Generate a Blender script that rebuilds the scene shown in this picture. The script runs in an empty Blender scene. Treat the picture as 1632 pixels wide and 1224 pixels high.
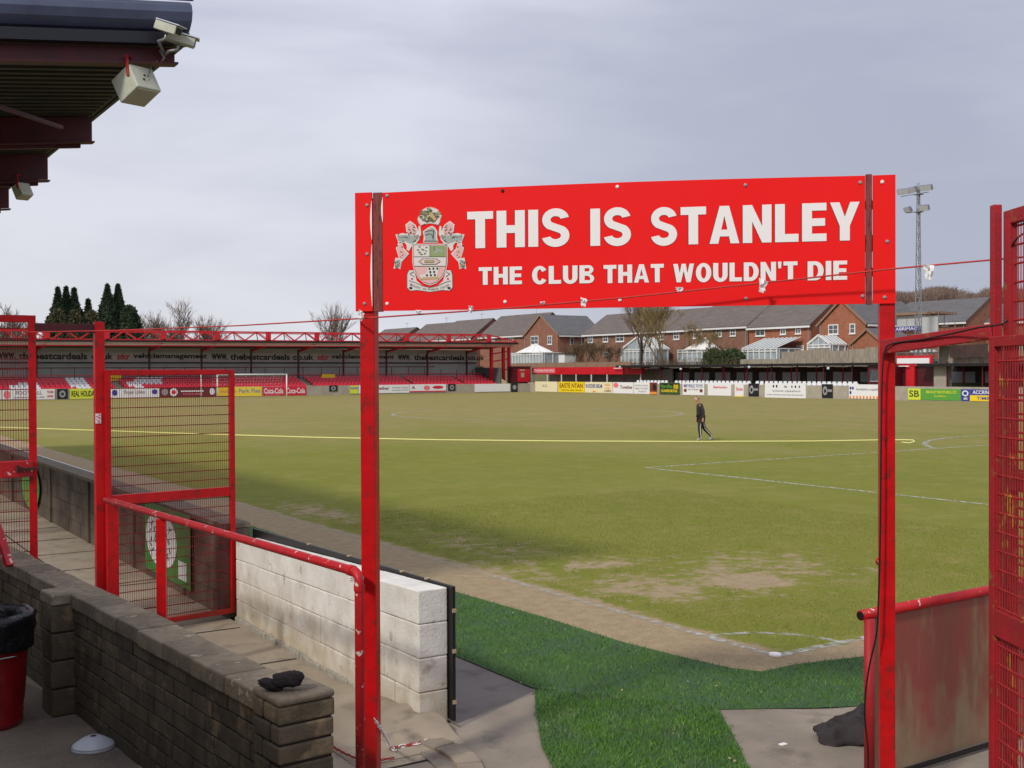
import bpy, bmesh, math, random
import numpy as np
from mathutils import Vector, Matrix, noise
R = math.radians
random.seed(7); rng = np.random.default_rng(7)
SC = bpy.context.scene
COL = SC.collection
# ------------------------------------------------------------------ camera
F_PX, PITCH, ROLL, YAW = 1780.0, -0.0113, -0.0043, 0.579
CAM = np.array([-7.806, -7.429, 2.6975])
fw = np.array([math.sin(YAW)*math.cos(PITCH), math.cos(YAW)*math.cos(PITCH), math.sin(PITCH)])
rt0 = np.array([math.cos(YAW), -math.sin(YAW), 0.0]); up0 = np.cross(rt0, fw)
rt = rt0*math.cos(ROLL)+up0*math.sin(ROLL); up = up0*math.cos(ROLL)-rt0*math.sin(ROLL)
cd = bpy.data.cameras.new('camera'); cam = bpy.data.objects.new('camera', cd); COL.objects.link(cam)
cd.sensor_width = 36; cd.lens = F_PX/1632*36; cd.clip_start = .1; cd.clip_end = 4000
mw = Matrix.Identity(4)
for i in range(3):
    mw[i][0] = rt[i]; mw[i][1] = up[i]; mw[i][2] = -fw[i]; mw[i][3] = CAM[i]
cam.matrix_world = mw; SC.camera = cam
# ------------------------------------------------------------------ sky, sun, exposure
SUN_FROM = Vector((-.945, -.327, 0)).normalized(); SUN_EL = R(40)
SC.view_settings.view_transform = 'Standard'; SC.view_settings.look = 'None'
SC.view_settings.exposure = .13; SC.view_settings.gamma = 1
w = bpy.data.worlds.new('World'); SC.world = w; w.use_nodes = True
nt = w.node_tree; nt.nodes.clear(); N = nt.nodes.new; L = nt.links.new
sky = N('ShaderNodeTexSky'); sky.sky_type = 'NISHITA'; sky.sun_disc = False
sky.sun_elevation = SUN_EL; sky.sun_rotation = math.atan2(SUN_FROM.x, SUN_FROM.y)
sky.air_density = 1.2; sky.dust_density = 2.0
bg1 = N('ShaderNodeBackground'); bg1.inputs[1].default_value = .10; L(sky.outputs[0], bg1.inputs[0])
tc = N('ShaderNodeTexCoord'); sep = N('ShaderNodeSeparateXYZ'); L(tc.outputs['Generated'], sep.inputs[0])
mp = N('ShaderNodeMapping'); mp.inputs['Scale'].default_value = (1.0, 1.0, 4.2); mp.inputs['Rotation'].default_value = (R(4), R(-6), 0)
L(tc.outputs['Generated'], mp.inputs[0])
nz = N('ShaderNodeTexNoise'); nz.inputs['Scale'].default_value = 2.6; nz.inputs['Detail'].default_value = 7; nz.inputs['Roughness'].default_value = .5; nz.inputs['Distortion'].default_value = .3
L(mp.outputs[0], nz.inputs[0])
cr = N('ShaderNodeValToRGB'); cr.color_ramp.elements[0].position = .40; cr.color_ramp.elements[1].position = .60
cr.color_ramp.elements[0].color = (.50, .52, .635, 1); cr.color_ramp.elements[1].color = (.66, .675, .78, 1)
L(nz.outputs[0], cr.inputs[0])
# paler band of thin cloud low over the horizon
hr = N('ShaderNodeMapRange'); hr.inputs[1].default_value = 0; hr.inputs[2].default_value = .30; hr.inputs[3].default_value = 1; hr.inputs[4].default_value = 0
L(sep.outputs[2], hr.inputs[0])
dirn = N('ShaderNodeVectorMath'); dirn.operation = 'DOT_PRODUCT'; dirn.inputs[1].default_value = (-.64, .77, 0); L(tc.outputs['Generated'], dirn.inputs[0])
dr = N('ShaderNodeMapRange'); dr.inputs[1].default_value = -.15; dr.inputs[2].default_value = .75; L(dirn.outputs['Value'], dr.inputs[0])
mm = N('ShaderNodeMath'); mm.operation = 'MULTIPLY'; L(hr.outputs[0], mm.inputs[0]); L(dr.outputs[0], mm.inputs[1])
mxh = N('ShaderNodeMixRGB'); mxh.inputs[2].default_value = (.73, .74, .775, 1); L(mm.outputs[0], mxh.inputs[0]); L(cr.outputs[0], mxh.inputs[1])
# heavier grey cloud bank to the right of the ground
dk = N('ShaderNodeVectorMath'); dk.operation = 'DOT_PRODUCT'; dk.inputs[1].default_value = (.80, .585, .13); L(tc.outputs['Generated'], dk.inputs[0])
dkr = N('ShaderNodeMapRange'); dkr.inputs[1].default_value = .90; dkr.inputs[2].default_value = 1.0; dkr.inputs[3].default_value = 0; dkr.inputs[4].default_value = .62
L(dk.outputs['Value'], dkr.inputs[0])
mxd = N('ShaderNodeMixRGB'); mxd.inputs[2].default_value = (.33, .36, .46, 1); L(dkr.outputs[0], mxd.inputs[0]); L(mxh.outputs[0], mxd.inputs[1])
bg2 = N('ShaderNodeBackground'); bg2.inputs[1].default_value = 1.0; L(mxd.outputs[0], bg2.inputs[0])
ms = N('ShaderNodeMixShader'); ms.inputs[0].default_value = .93; L(bg1.outputs[0], ms.inputs[1]); L(bg2.outputs[0], ms.inputs[2])
wo = N('ShaderNodeOutputWorld'); L(ms.outputs[0], wo.inputs[0])
sd = bpy.data.lights.new('sun', 'SUN'); sd.energy = 1.95; sd.angle = R(6); sd.color = (1, .94, .84)
sun = bpy.data.objects.new('sun', sd); COL.objects.link(sun)
dv = Vector((SUN_FROM.x*math.cos(SUN_EL), SUN_FROM.y*math.cos(SUN_EL), math.sin(SUN_EL)))
sun.rotation_euler = dv.to_track_quat('Z', 'Y').to_euler(); sun.location = (-20, -10, 30)

# ------------------------------------------------------------------ helpers
def at(u, v, X=None, Y=None, z=None, d=None):
    """where the sight line through photo pixel (u, v) meets a world plane or depth"""
    r = fw+rt*(u-816)/F_PX+up*(612-v)/F_PX
    if d is not None: t = d
    elif z is not None: t = (z-CAM[2])/r[2]
    elif X is not None: t = (X-CAM[0])/r[0]
    else: t = (Y-CAM[1])/r[1]
    return Vector((CAM+r*t).tolist())
def srgb(r, g, b):
    f = lambda c: (c/255/12.92) if c <= 10 else ((c/255+.055)/1.055)**2.4
    return (f(r), f(g), f(b), 1)
MATS = {}
def mat(name, c1, c2=None, scale=4, rough=.75, metal=0, bump=0, bscale=60, lo=.35, hi=.65, tint=0, c3=None, s3=1.2, lo3=.55, hi3=.7, coat=0, stretch=None, spec=.5, detail=6, bdist=.01):
    m = bpy.data.materials.new(name); MATS[name] = m; m.use_nodes = True
    t = m.node_tree; b = t.nodes['Principled BSDF']; n = t.nodes.new; l = t.links.new
    b.inputs['Roughness'].default_value = rough; b.inputs['Metallic'].default_value = metal
    b.inputs['Specular IOR Level'].default_value = spec; b.inputs['Coat Weight'].default_value = coat
    co = n('ShaderNodeTexCoord'); src = co.outputs['Object']
    if stretch:
        mpn = n('ShaderNodeMapping'); mpn.inputs['Scale'].default_value = stretch; l(src, mpn.inputs[0]); src = mpn.outputs[0]
    out = None
    def nse(sc, lo_, hi_, det=6):
        a = n('ShaderNodeTexNoise'); a.inputs['Scale'].default_value = sc; a.inputs['Detail'].default_value = det; a.inputs['Roughness'].default_value = .62
        l(src, a.inputs[0]); q = n('ShaderNodeMapRange'); q.inputs[1].default_value = lo_; q.inputs[2].default_value = hi_; l(a.outputs[0], q.inputs[0]); return q.outputs[0]
    if c2 is not None:
        x = n('ShaderNodeMixRGB'); x.inputs[1].default_value = c1; x.inputs[2].default_value = c2; l(nse(scale, lo, hi, detail), x.inputs[0]); out = x.outputs[0]
    else:
        x = n('ShaderNodeRGB'); x.outputs[0].default_value = c1; out = x.outputs[0]
    if c3 is not None:
        x = n('ShaderNodeMixRGB'); x.inputs[2].default_value = c3; l(out, x.inputs[1]); l(nse(s3, lo3, hi3), x.inputs[0]); out = x.outputs[0]
    if tint:
        a = n('ShaderNodeAttribute'); a.attribute_name = 'tint'
        q = n('ShaderNodeMapRange'); q.inputs[3].default_value = 1-tint; q.inputs[4].default_value = 1+tint; l(a.outputs['Fac'], q.inputs[0])
        x = n('ShaderNodeVectorMath'); x.operation = 'SCALE'; l(out, x.inputs[0]); l(q.outputs[0], x.inputs['Scale']); out = x.outputs[0]
    l(out, b.inputs['Base Color'])
    if bump:
        a = n('ShaderNodeTexNoise'); a.inputs['Scale'].default_value = bscale; a.inputs['Detail'].default_value = 5; l(src, a.inputs[0])
        q = n('ShaderNodeBump'); q.inputs['Strength'].default_value = bump; q.inputs['Distance'].default_value = bdist; l(a.outputs[0], q.inputs['Height']); l(q.outputs[0], b.inputs['Normal'])
    return m
class MB:
    def __init__(s): s.v = []; s.f = []; s.t = []; s.m = []; s.mi = 0
    def add(s, vs, fs, tint=None):
        k = len(s.v); s.v += [tuple(p) for p in vs]
        tt = random.random() if tint is None else tint
        for f in fs: s.f.append([i+k for i in f]); s.t.append(tt); s.m.append(s.mi)
    def box(s, c, size, ax=None, tint=None):
        c = Vector(c); hx, hy, hz = [q/2 for q in size]
        if ax is None: ax = (Vector((1, 0, 0)), Vector((0, 1, 0)), Vector((0, 0, 1)))
        a, b, d = ax; vs = []
        for i in (-1, 1):
            for j in (-1, 1):
                for k in (-1, 1): vs.append(c+a*(hx*i)+b*(hy*j)+d*(hz*k))
        fs = [(0, 1, 3, 2), (4, 6, 7, 5), (0, 4, 5, 1), (2, 3, 7, 6), (0, 2, 6, 4), (1, 5, 7, 3)]
        s.add(vs, fs, tint)
    def bx(s, x0, x1, y0, y1, z0, z1, tint=None):
        s.box(((x0+x1)/2, (y0+y1)/2, (z0+z1)/2), (abs(x1-x0), abs(y1-y0), abs(z1-z0)), None, tint)
    def bar(s, p, q, w, h=None, upv=(0, 0, 1), tint=None):
        p = Vector(p); q = Vector(q); h = h or w; d = (q-p); ln = d.length
        if ln < 1e-6: return
        d /= ln; u = Vector(upv)
        if abs(d.dot(u)) > .98: u = Vector((rt0[0], rt0[1], 0))
        x = d.cross(u).normalized(); u = x.cross(d).normalized()
        s.box((p+q)/2, (ln, w, h), (d, x, u), tint)
    def tube(s, pts, r, n=8, caps=True, tint=None):
        pts = [Vector(p) for p in pts]; rs = r if isinstance(r, (list, tuple)) else [r]*len(pts)
        vs = []; fs = []; pu = None
        for i, p in enumerate(pts):
            d = (pts[min(i+1, len(pts)-1)]-pts[max(i-1, 0)])
            if d.length < 1e-9: d = Vector((0, 0, 1))
            d.normalize()
            if pu is None: pu = Vector((0, 0, 1)) if abs(d.z) < .9 else Vector((1, 0, 0))
            x = d.cross(pu).normalized(); y = x.cross(d).normalized(); pu = y
            for k in range(n):
                a = 2*math.pi*k/n; vs.append(p+(x*math.cos(a)+y*math.sin(a))*rs[i])
        for i in range(len(pts)-1):
            for k in range(n):
                a = i*n+k; b = i*n+(k+1) % n; fs.append((a, b, b+n, a+n))
        if caps: fs.append(tuple(range(n-1, -1, -1))); fs.append(tuple(range((len(pts)-1)*n, len(pts)*n)))
        s.add(vs, fs, tint)
    def lathe(s, prof, c=(0, 0, 0), n=24, tint=None, wob=0):
        c = Vector(c); vs = []; fs = []
        for i, (r, z) in enumerate(prof):
            for k in range(n):
                a = 2*math.pi*k/n; rr = r*(1+wob*(noise.noise(Vector((math.cos(a)*2, math.sin(a)*2, z*6+i*.3)))))
                vs.append(c+Vector((rr*math.cos(a), rr*math.sin(a), z)))
        for i in range(len(prof)-1):
            for k in range(n):
                a = i*n+k; b = i*n+(k+1) % n; fs.append((a, b, b+n, a+n))
        s.add(vs, fs, tint)
    def prism(s, pts, dvec, tint=None):
        pts = [Vector(p) for p in pts]; dvec = Vector(dvec); n = len(pts)
        vs = pts+[p+dvec for p in pts]
        fs = [tuple(range(n-1, -1, -1)), tuple(range(n, 2*n))]+[(i, (i+1) % n, (i+1) % n+n, i+n) for i in range(n)]
        s.add(vs, fs, tint)
    def poly(s, pts, tint=None): s.add([Vector(p) for p in pts], [tuple(range(len(pts)))], tint)
    def text(s, txt, org, xd, yd, width, height, bold=.0, fit=True):
        cu = bpy.data.curves.new('t', 'FONT'); cu.body = txt; cu.size = 1; cu.offset = bold; cu.resolution_u = 3
        o = bpy.data.objects.new('t', cu); COL.objects.link(o); dg = bpy.context.evaluated_depsgraph_get()
        me = bpy.data.meshes.new_from_object(o.evaluated_get(dg))
        if len(me.vertices):
            co = np.array([v.co[:] for v in me.vertices]); mn = co.min(0); mxx = co.max(0); sx = width/(mxx[0]-mn[0]); sy = height/max(mxx[1]-mn[1], .01)
            if not fit: sx = sy = min(sx, sy)
            org = Vector(org); xd = Vector(xd); yd = Vector(yd)
            s.add([org+xd*float((p[0]-mn[0])*sx)+yd*float((p[1]-mn[1])*sy) for p in co], [tuple(p.vertices) for p in me.polygons])
        bpy.data.objects.remove(o); bpy.data.curves.remove(cu); bpy.data.meshes.remove(me)
    def build(s, name, m, parent=None, origin=None, smooth=False, local=False):
        ms_ = m if isinstance(m, (list, tuple)) else [m]
        V = np.array([tuple(p) for p in s.v], dtype=float).reshape(-1, 3)
        if local: off = np.zeros(3)
        elif parent is not None:
            off = np.zeros(3); q = parent
            while q is not None: off += np.array(q.location[:]); q = q.parent
        elif origin is not None: off = np.array(Vector(origin)[:])
        else: off = np.array([(V[:, 0].min()+V[:, 0].max())/2, (V[:, 1].min()+V[:, 1].max())/2, V[:, 2].min()])
        me = bpy.data.meshes.new(name); me.from_pydata((V-off).tolist(), [], s.f); me.update()
        a = me.attributes.new('tint', 'FLOAT', 'FACE'); a.data.foreach_set('value', np.array(s.t, dtype=np.float32))
        for q in ms_: me.materials.append(MATS[q] if isinstance(q, str) else q)
        if len(ms_) > 1: me.polygons.foreach_set('material_index', s.m)
        if smooth: me.polygons.foreach_set('use_smooth', [True]*len(s.f))
        o = bpy.data.objects.new(name, me); COL.objects.link(o)
        if parent is not None: o.parent = parent
        elif not local: o.location = off.tolist()
        return o
def fix(o, ang=None):
    bm = bmesh.new(); bm.from_mesh(o.data); bmesh.ops.recalc_face_normals(bm, faces=bm.faces); bm.to_mesh(o.data); bm.free(); return o
def bevel(o, wd=.005, seg=2):
    fix(o); b = o.modifiers.new('bevel', 'BEVEL'); b.width = wd; b.segments = seg; b.limit_method = 'ANGLE'; b.angle_limit = R(40); return o
def tag(o, label=None, cat=None, group=None, kind=None):
    if label: o['label'] = label
    if cat: o['category'] = cat
    if group: o['group'] = group
    if kind: o['kind'] = kind
    return o
def empty(name, loc, label, cat, group=None):
    o = bpy.data.objects.new(name, None); COL.objects.link(o); o.location = Vector(loc); o.empty_display_size = .2
    return tag(o, label, cat, group)
def ray_dir(a): return Vector((math.cos(a), math.sin(a), 0))

def ground_dirt(m, col, z0, z1):
    # splashed dirt rising unevenly from the foot of a wall
    t = m.node_tree; b = t.nodes['Principled BSDF']; n = t.nodes.new; l = t.links.new; src = b.inputs['Base Color'].links[0].from_socket
    g_ = n('ShaderNodeNewGeometry'); s_ = n('ShaderNodeSeparateXYZ'); l(g_.outputs['Position'], s_.inputs[0]); nz_ = n('ShaderNodeTexNoise'); nz_.inputs['Scale'].default_value = 5; nz_.inputs['Detail'].default_value = 8; l(g_.outputs['Position'], nz_.inputs[0])
    a = n('ShaderNodeMath'); a.operation = 'MULTIPLY_ADD'; l(nz_.outputs[0], a.inputs[0]); a.inputs[1].default_value = -.9; l(s_.outputs[2], a.inputs[2])
    q = n('ShaderNodeMapRange'); q.inputs[1].default_value = z0-.45; q.inputs[2].default_value = z1-.45; q.inputs[3].default_value = .8; q.inputs[4].default_value = 0; l(a.outputs[0], q.inputs[0])
    x = n('ShaderNodeMixRGB'); x.inputs[2].default_value = col; l(q.outputs[0], x.inputs[0]); l(src, x.inputs[1]); l(x.outputs[0], b.inputs['Base Color'])
# ------------------------------------------------------------------ materials
mat('red_paint', srgb(212, 14, 22), srgb(186, 12, 20), 9, rough=.42, spec=.35, c3=srgb(140, 34, 34), s3=12, lo3=.56, hi3=.66, bump=.15, bscale=90)
mat('red_paint_worn', srgb(204, 18, 28), srgb(176, 22, 30), 7, rough=.5, c3=srgb(228, 206, 200), s3=17, lo3=.625, hi3=.635, bump=.25, bscale=70)
mat('red_paint_rust', srgb(176, 24, 36), srgb(150, 30, 36), 6, rough=.6, c3=srgb(150, 95, 40), s3=12, lo3=.60, hi3=.68, bump=.3)
mat('dark_red_steel', srgb(92, 16, 26), srgb(70, 14, 22), 5, rough=.5)
mat('sign_red', (.97, .018, .018, 1), (.96, .015, .015, 1), 2, rough=.55, spec=.12, bump=.05, bscale=3)
mat('sign_white', srgb(252, 249, 244), rough=.4)
mat('batten_wood', srgb(150, 72, 66), srgb(120, 58, 52), 5, rough=.8, stretch=(8, 8, 1), c3=srgb(60, 30, 28), s3=14)
mat('dark_timber', srgb(70, 40, 36), srgb(46, 30, 28), 8, rough=.8)
mat('white_block', srgb(244, 242, 236), srgb(226, 222, 212), 5, rough=.85, bump=.5, bscale=45, c3=srgb(150, 140, 120), s3=6, lo3=.6, hi3=.75, tint=.04)
mat('mortar', srgb(170, 164, 152), srgb(140, 134, 122), 20, rough=.95)
mat('mortar_dark', srgb(48, 42, 36), srgb(34, 30, 26), 20, rough=.95)
mat('dark_brick', srgb(106, 94, 74), srgb(80, 71, 56), 6, rough=.9, bump=.6, bscale=50, tint=.26, c3=srgb(150, 130, 98), s3=5, lo3=.56, hi3=.74)
mat('coping', srgb(146, 133, 112), srgb(110, 100, 84), 7, rough=.9, bump=.7, bscale=40, tint=.22, c3=srgb(186, 172, 146), s3=7, lo3=.60, hi3=.7)
mat('grey_block', srgb(112, 100, 86), srgb(82, 72, 62), 1.6, rough=.95, bump=.3, bscale=30, tint=.15, c3=srgb(60, 54, 46), s3=.9, lo3=.5, hi3=.7)
mat('black_board', srgb(24, 22, 24), rough=.5)
mat('black_rubber', srgb(20, 18, 20), rough=.5)
mat('steel', srgb(170, 172, 172), rough=.45, metal=.6)
mat('galvanised', srgb(150, 152, 155), srgb(125, 128, 132), 8, rough=.5, metal=.3)
mat('rope_red', srgb(208, 70, 60), srgb(180, 60, 60), 60, rough=.8)
mat('paper', srgb(240, 240, 238), rough=.8)
mat('ply_panel', srgb(150, 66, 56), srgb(132, 84, 62), 2.2, rough=.65, stretch=(2.4, 2.4, .55), c3=srgb(146, 128, 92), s3=3.4, lo3=.50, hi3=.76, bump=.15, bscale=20)
mat('wire_dark', srgb(150, 26, 28), srgb(104, 26, 24), 12, rough=.6)
mat('grey_cloth', srgb(62, 56, 58), srgb(46, 40, 42), 6, rough=.9, bump=.3, bscale=80)
mat('dark_wool', srgb(34, 24, 28), srgb(24, 18, 20), 12, rough=.95, bump=.6, bscale=200)
mat('bin_red', srgb(150, 14, 24), srgb(118, 10, 18), 3, rough=.32, coat=.4, stretch=(4, 4, .8))
mat('bin_bag', srgb(22, 22, 24), rough=.28, bump=.5, bscale=22, bdist=.03)
mat('plastic_white', srgb(214, 218, 228), srgb(200, 204, 212), 6, rough=.4, spec=.4)
mat('box_white', srgb(208, 210, 192), srgb(190, 192, 172), 5, rough=.5)
mat('box_face', srgb(186, 182, 160), rough=.7)
mat('fascia', srgb(84, 92, 116), srgb(72, 80, 102), 3, rough=.45)
mat('fascia_dark', srgb(26, 28, 38), rough=.5)
mat('roof_under', srgb(72, 71, 60), srgb(58, 57, 50), 3, rough=.7)
mat('stand_grey', srgb(192, 194, 192), srgb(176, 178, 178), .4, rough=.8)
mat('stand_pale', srgb(236, 236, 232), srgb(226, 226, 222), .5, rough=.8)
mat('stand_dark', srgb(104, 106, 106), srgb(90, 92, 92), .6, rough=.8)
mat('banner_grey', srgb(206, 204, 204), srgb(190, 190, 192), .3, rough=.7)
mat('black_paint', srgb(18, 18, 20), rough=.5)
mat('stand_red', srgb(214, 24, 38), srgb(196, 22, 34), .8, rough=.5)
mat('seat_red', srgb(214, 24, 52), rough=.35, spec=.6)
mat('seat_white', srgb(225, 226, 226), rough=.4)
mat('concrete_wall', srgb(176, 168, 152), srgb(158, 150, 134), 1.2, rough=.9, bump=.2)
mat('brown_dark', srgb(86, 62, 56), srgb(66, 50, 46), .8, rough=.8)
mat('brick_house', srgb(156, 108, 88), srgb(140, 94, 76), 1.4, rough=.9, c3=srgb(120, 76, 60), s3=5, lo3=.5, hi3=.7)
mat('brick_orange', srgb(172, 110, 82), srgb(154, 96, 72), 1.4, rough=.9, c3=srgb(140, 84, 62), s3=5, lo3=.5, hi3=.7)
mat('brick_brown', srgb(146, 110, 92), srgb(134, 92, 74), 1.4, rough=.9, c3=srgb(112, 80, 66), s3=5, lo3=.5, hi3=.7)
mat('roof_tile', srgb(116, 106, 100), srgb(100, 92, 88), 1.2, rough=.85, stretch=(1, .6, 3), bump=.5, bscale=3, bdist=.08, c3=srgb(94, 88, 88), s3=3, lo3=.55, hi3=.7)
mat('roof_blue', srgb(108, 106, 106), srgb(92, 92, 94), 1.2, rough=.85, stretch=(1, .6, 3), bump=.5, bscale=3, bdist=.08)
mat('verge', srgb(150, 118, 96), rough=.8)
mat('upvc', srgb(232, 232, 228), rough=.4)
mat('glass_dark', srgb(54, 60, 66), srgb(90, 98, 104), .8, rough=.1, spec=.8)
mat('glass_pale', srgb(178, 188, 192), srgb(150, 160, 166), .9, rough=.15)
mat('fence_wood', srgb(168, 158, 140), srgb(142, 132, 116), 1.5, rough=.9, stretch=(3, 3, .5), tint=.14)
mat('bark', srgb(112, 98, 84), srgb(88, 78, 68), 6, rough=.95)
mat('twig', srgb(142, 124, 108), srgb(116, 100, 88), 2, rough=.95, tint=.2)
mat('twig_yellow', srgb(160, 140, 92), srgb(136, 116, 80), 2, rough=.95, tint=.2)
mat('conifer', (.030, .055, .026, 1), (.048, .075, .032, 1), .8, rough=.9, tint=.45)
mat('conifer_olive', (.070, .068, .030, 1), (.095, .085, .04, 1), .8, rough=.9, tint=.35)
mat('hedge', (.045, .075, .025, 1), (.075, .10, .035, 1), .8, rough=.9, tint=.35)
mat('scrub', srgb(124, 102, 76), srgb(98, 84, 62), 1.2, rough=.95, tint=.3)
mat('wood_hill', srgb(150, 126, 110), srgb(124, 106, 96), .1, rough=.95, tint=.2)
mat('skin', srgb(206, 150, 128), rough=.6)
mat('hair_grey', srgb(150, 140, 132), rough=.9)
mat('tracksuit', srgb(58, 46, 46), srgb(44, 36, 38), 12, rough=.75)
mat('concrete', srgb(158, 146, 130), srgb(134, 124, 110), 1.1, rough=.92, bump=.4, bscale=60, c3=srgb(104, 96, 86), s3=2.6, lo3=.55, hi3=.75)
mat('concrete_speckled', srgb(138, 124, 110), srgb(112, 100, 90), 2.0, rough=.95, bump=.6, bscale=110, c3=srgb(178, 160, 142), s3=38, lo3=.6, hi3=.7)
mat('tarmac', srgb(136, 126, 118), srgb(120, 110, 104), 1.5, rough=.9, bump=.35, bscale=150, c3=srgb(104, 96, 90), s3=3)
mat('paver', srgb(158, 144, 126), srgb(140, 128, 112), 3, rough=.9, bump=.3, bscale=60, tint=.12, c3=srgb(112, 102, 90), s3=5, lo3=.6, hi3=.75)
mat('turf', (.064, .150, .020, 1), (.044, .110, .018, 1), 1.3, rough=.85, bump=.8, bscale=90, c3=(.052, .115, .055, 1), s3=2.4, lo3=.42, hi3=.72, bdist=.02)
mat('turf_blade', (.115, .270, .022, 1), (.066, .185, .018, 1), 2.2, rough=.7, tint=.5, c3=(.13, .21, .075, 1), s3=3.2, lo3=.46, hi3=.66)
mat('grass_blade', (.22, .235, .042, 1), (.26, .25, .065, 1), 1.5, rough=.8, tint=.4)
mat('green_paint', srgb(44, 142, 54), srgb(34, 122, 46), 4, rough=.5)
mat('hose_yellow', srgb(238, 234, 150), rough=.6)
mat('litter', srgb(186, 164, 130), rough=.8)
for nm, c in dict(ad_white=(236, 236, 236), ad_yellow=(244, 212, 30), ad_lime=(216, 224, 60), ad_red=(214, 24, 60), ad_black=(22, 20, 24), ad_green=(90, 160, 60), ad_dkgreen=(60, 84, 40), ad_blue=(44, 60, 150),
        ad_maroon=(100, 30, 40), ad_cream=(238, 228, 190), ad_orange=(240, 150, 60), ad_grey=(150, 152, 156), ad_brown=(120, 50, 36), ad_pink=(236, 120, 130), crest_white=(232, 228, 220), crest_pink=(240, 190, 185), crest_green=(150, 170, 110),
        crest_silver=(168, 180, 172), crest_line=(96, 84, 72), crest_olive=(118, 112, 76), crest_gold=(206, 178, 120), ink=(40, 36, 36)).items():
    mat(nm, srgb(*c), rough=.5)
ground_dirt(MATS['white_block'], srgb(176, 160, 130), 0, .62)
ground_dirt(MATS['ply_panel'], srgb(150, 134, 104), 0, .5)
ground_dirt(MATS['red_paint'], srgb(128, 58, 48), -.1, .42)
ground_dirt(MATS['red_paint_worn'], srgb(128, 62, 52), -.1, .40)
ground_dirt(MATS['dark_brick'], srgb(74, 70, 52), -.1, .5)
# ================================================================== GROUND
def sheet(name, m, pts, z, kind='structure'):
    b = MB(); b.poly([(p[0], p[1], z) for p in pts]); o = b.build(name, m, origin=(pts[0][0], pts[0][1], z)); 
    if o.data.polygons[0].normal.z < 0: o.data.flip_normals()
    return tag(o, kind=kind)
mat('far_ground', (.10, .11, .035, 1), (.13, .115, .05, 1), .05, rough=.95)
sheet('ground', 'far_ground', [(-1500, -1500), (1500, -1500), (1500, 1500), (-1500, 1500)], -.03)
tag(sheet('pavement', 'concrete_speckled', [(-30, -20), (-5.75, -20), (-5.75, -2.6), (-5.8, 1.8), (-6.2, 3.8), (-6.2, 4.4), (-30, 4.4)], 0))
mat('slab_floor', srgb(170, 156, 136), srgb(148, 136, 118), 1.3, rough=.92, bump=.35, bscale=70, c3=srgb(112, 102, 90), s3=3.5, lo3=.55, hi3=.75)
sheet('path', 'slab_floor', [(-5.75, -20), (-2.9, -20), (-3.72, -.2), (-3.72, 70), (-8.5, 70), (-8.5, 4.4), (-6.2, 4.4), (-6.2, 3.8), (-5.8, 1.8), (-5.75, -2.6)], 0)
sheet('tarmac', 'tarmac', [(-3.9, -20), (30, -20), (30, -1.55), (-.5, -1.5), (-1.4, -.5), (-2.3, .4), (-2.4, 70), (-3.50, 70), (-3.52, -.2), (-4.0, -.55), (-3.9, -2)], .004)
sheet('concrete_apron', 'concrete', [(-4.05, -.45), (-3.6, -.2), (-2.5, .33), (-1.6, -.9), (-.9, -1.4), (-.2, -1.62), (3, -1.7), (3, -6), (-4.6, -6), (-4.3, -2)], .008)
sheet('concrete_base', 'concrete', [(-6.3, -20), (30, -20), (30, 4.3), (-6.3, 4.3)], -.006)
# joints between the slabs of the walkway
jb = MB()
for k in range(16):
    y = -2.2+k*1.55; jb.bx(-5.7 if y < 3 else -6.3, -3.78, y, y+.022, .001, .005)
jb.bx(-4.72, -4.70, -2.5, 20, .0015, .006); tag(jb.build('slab_joints', 'mortar_dark'), kind='structure')
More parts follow.
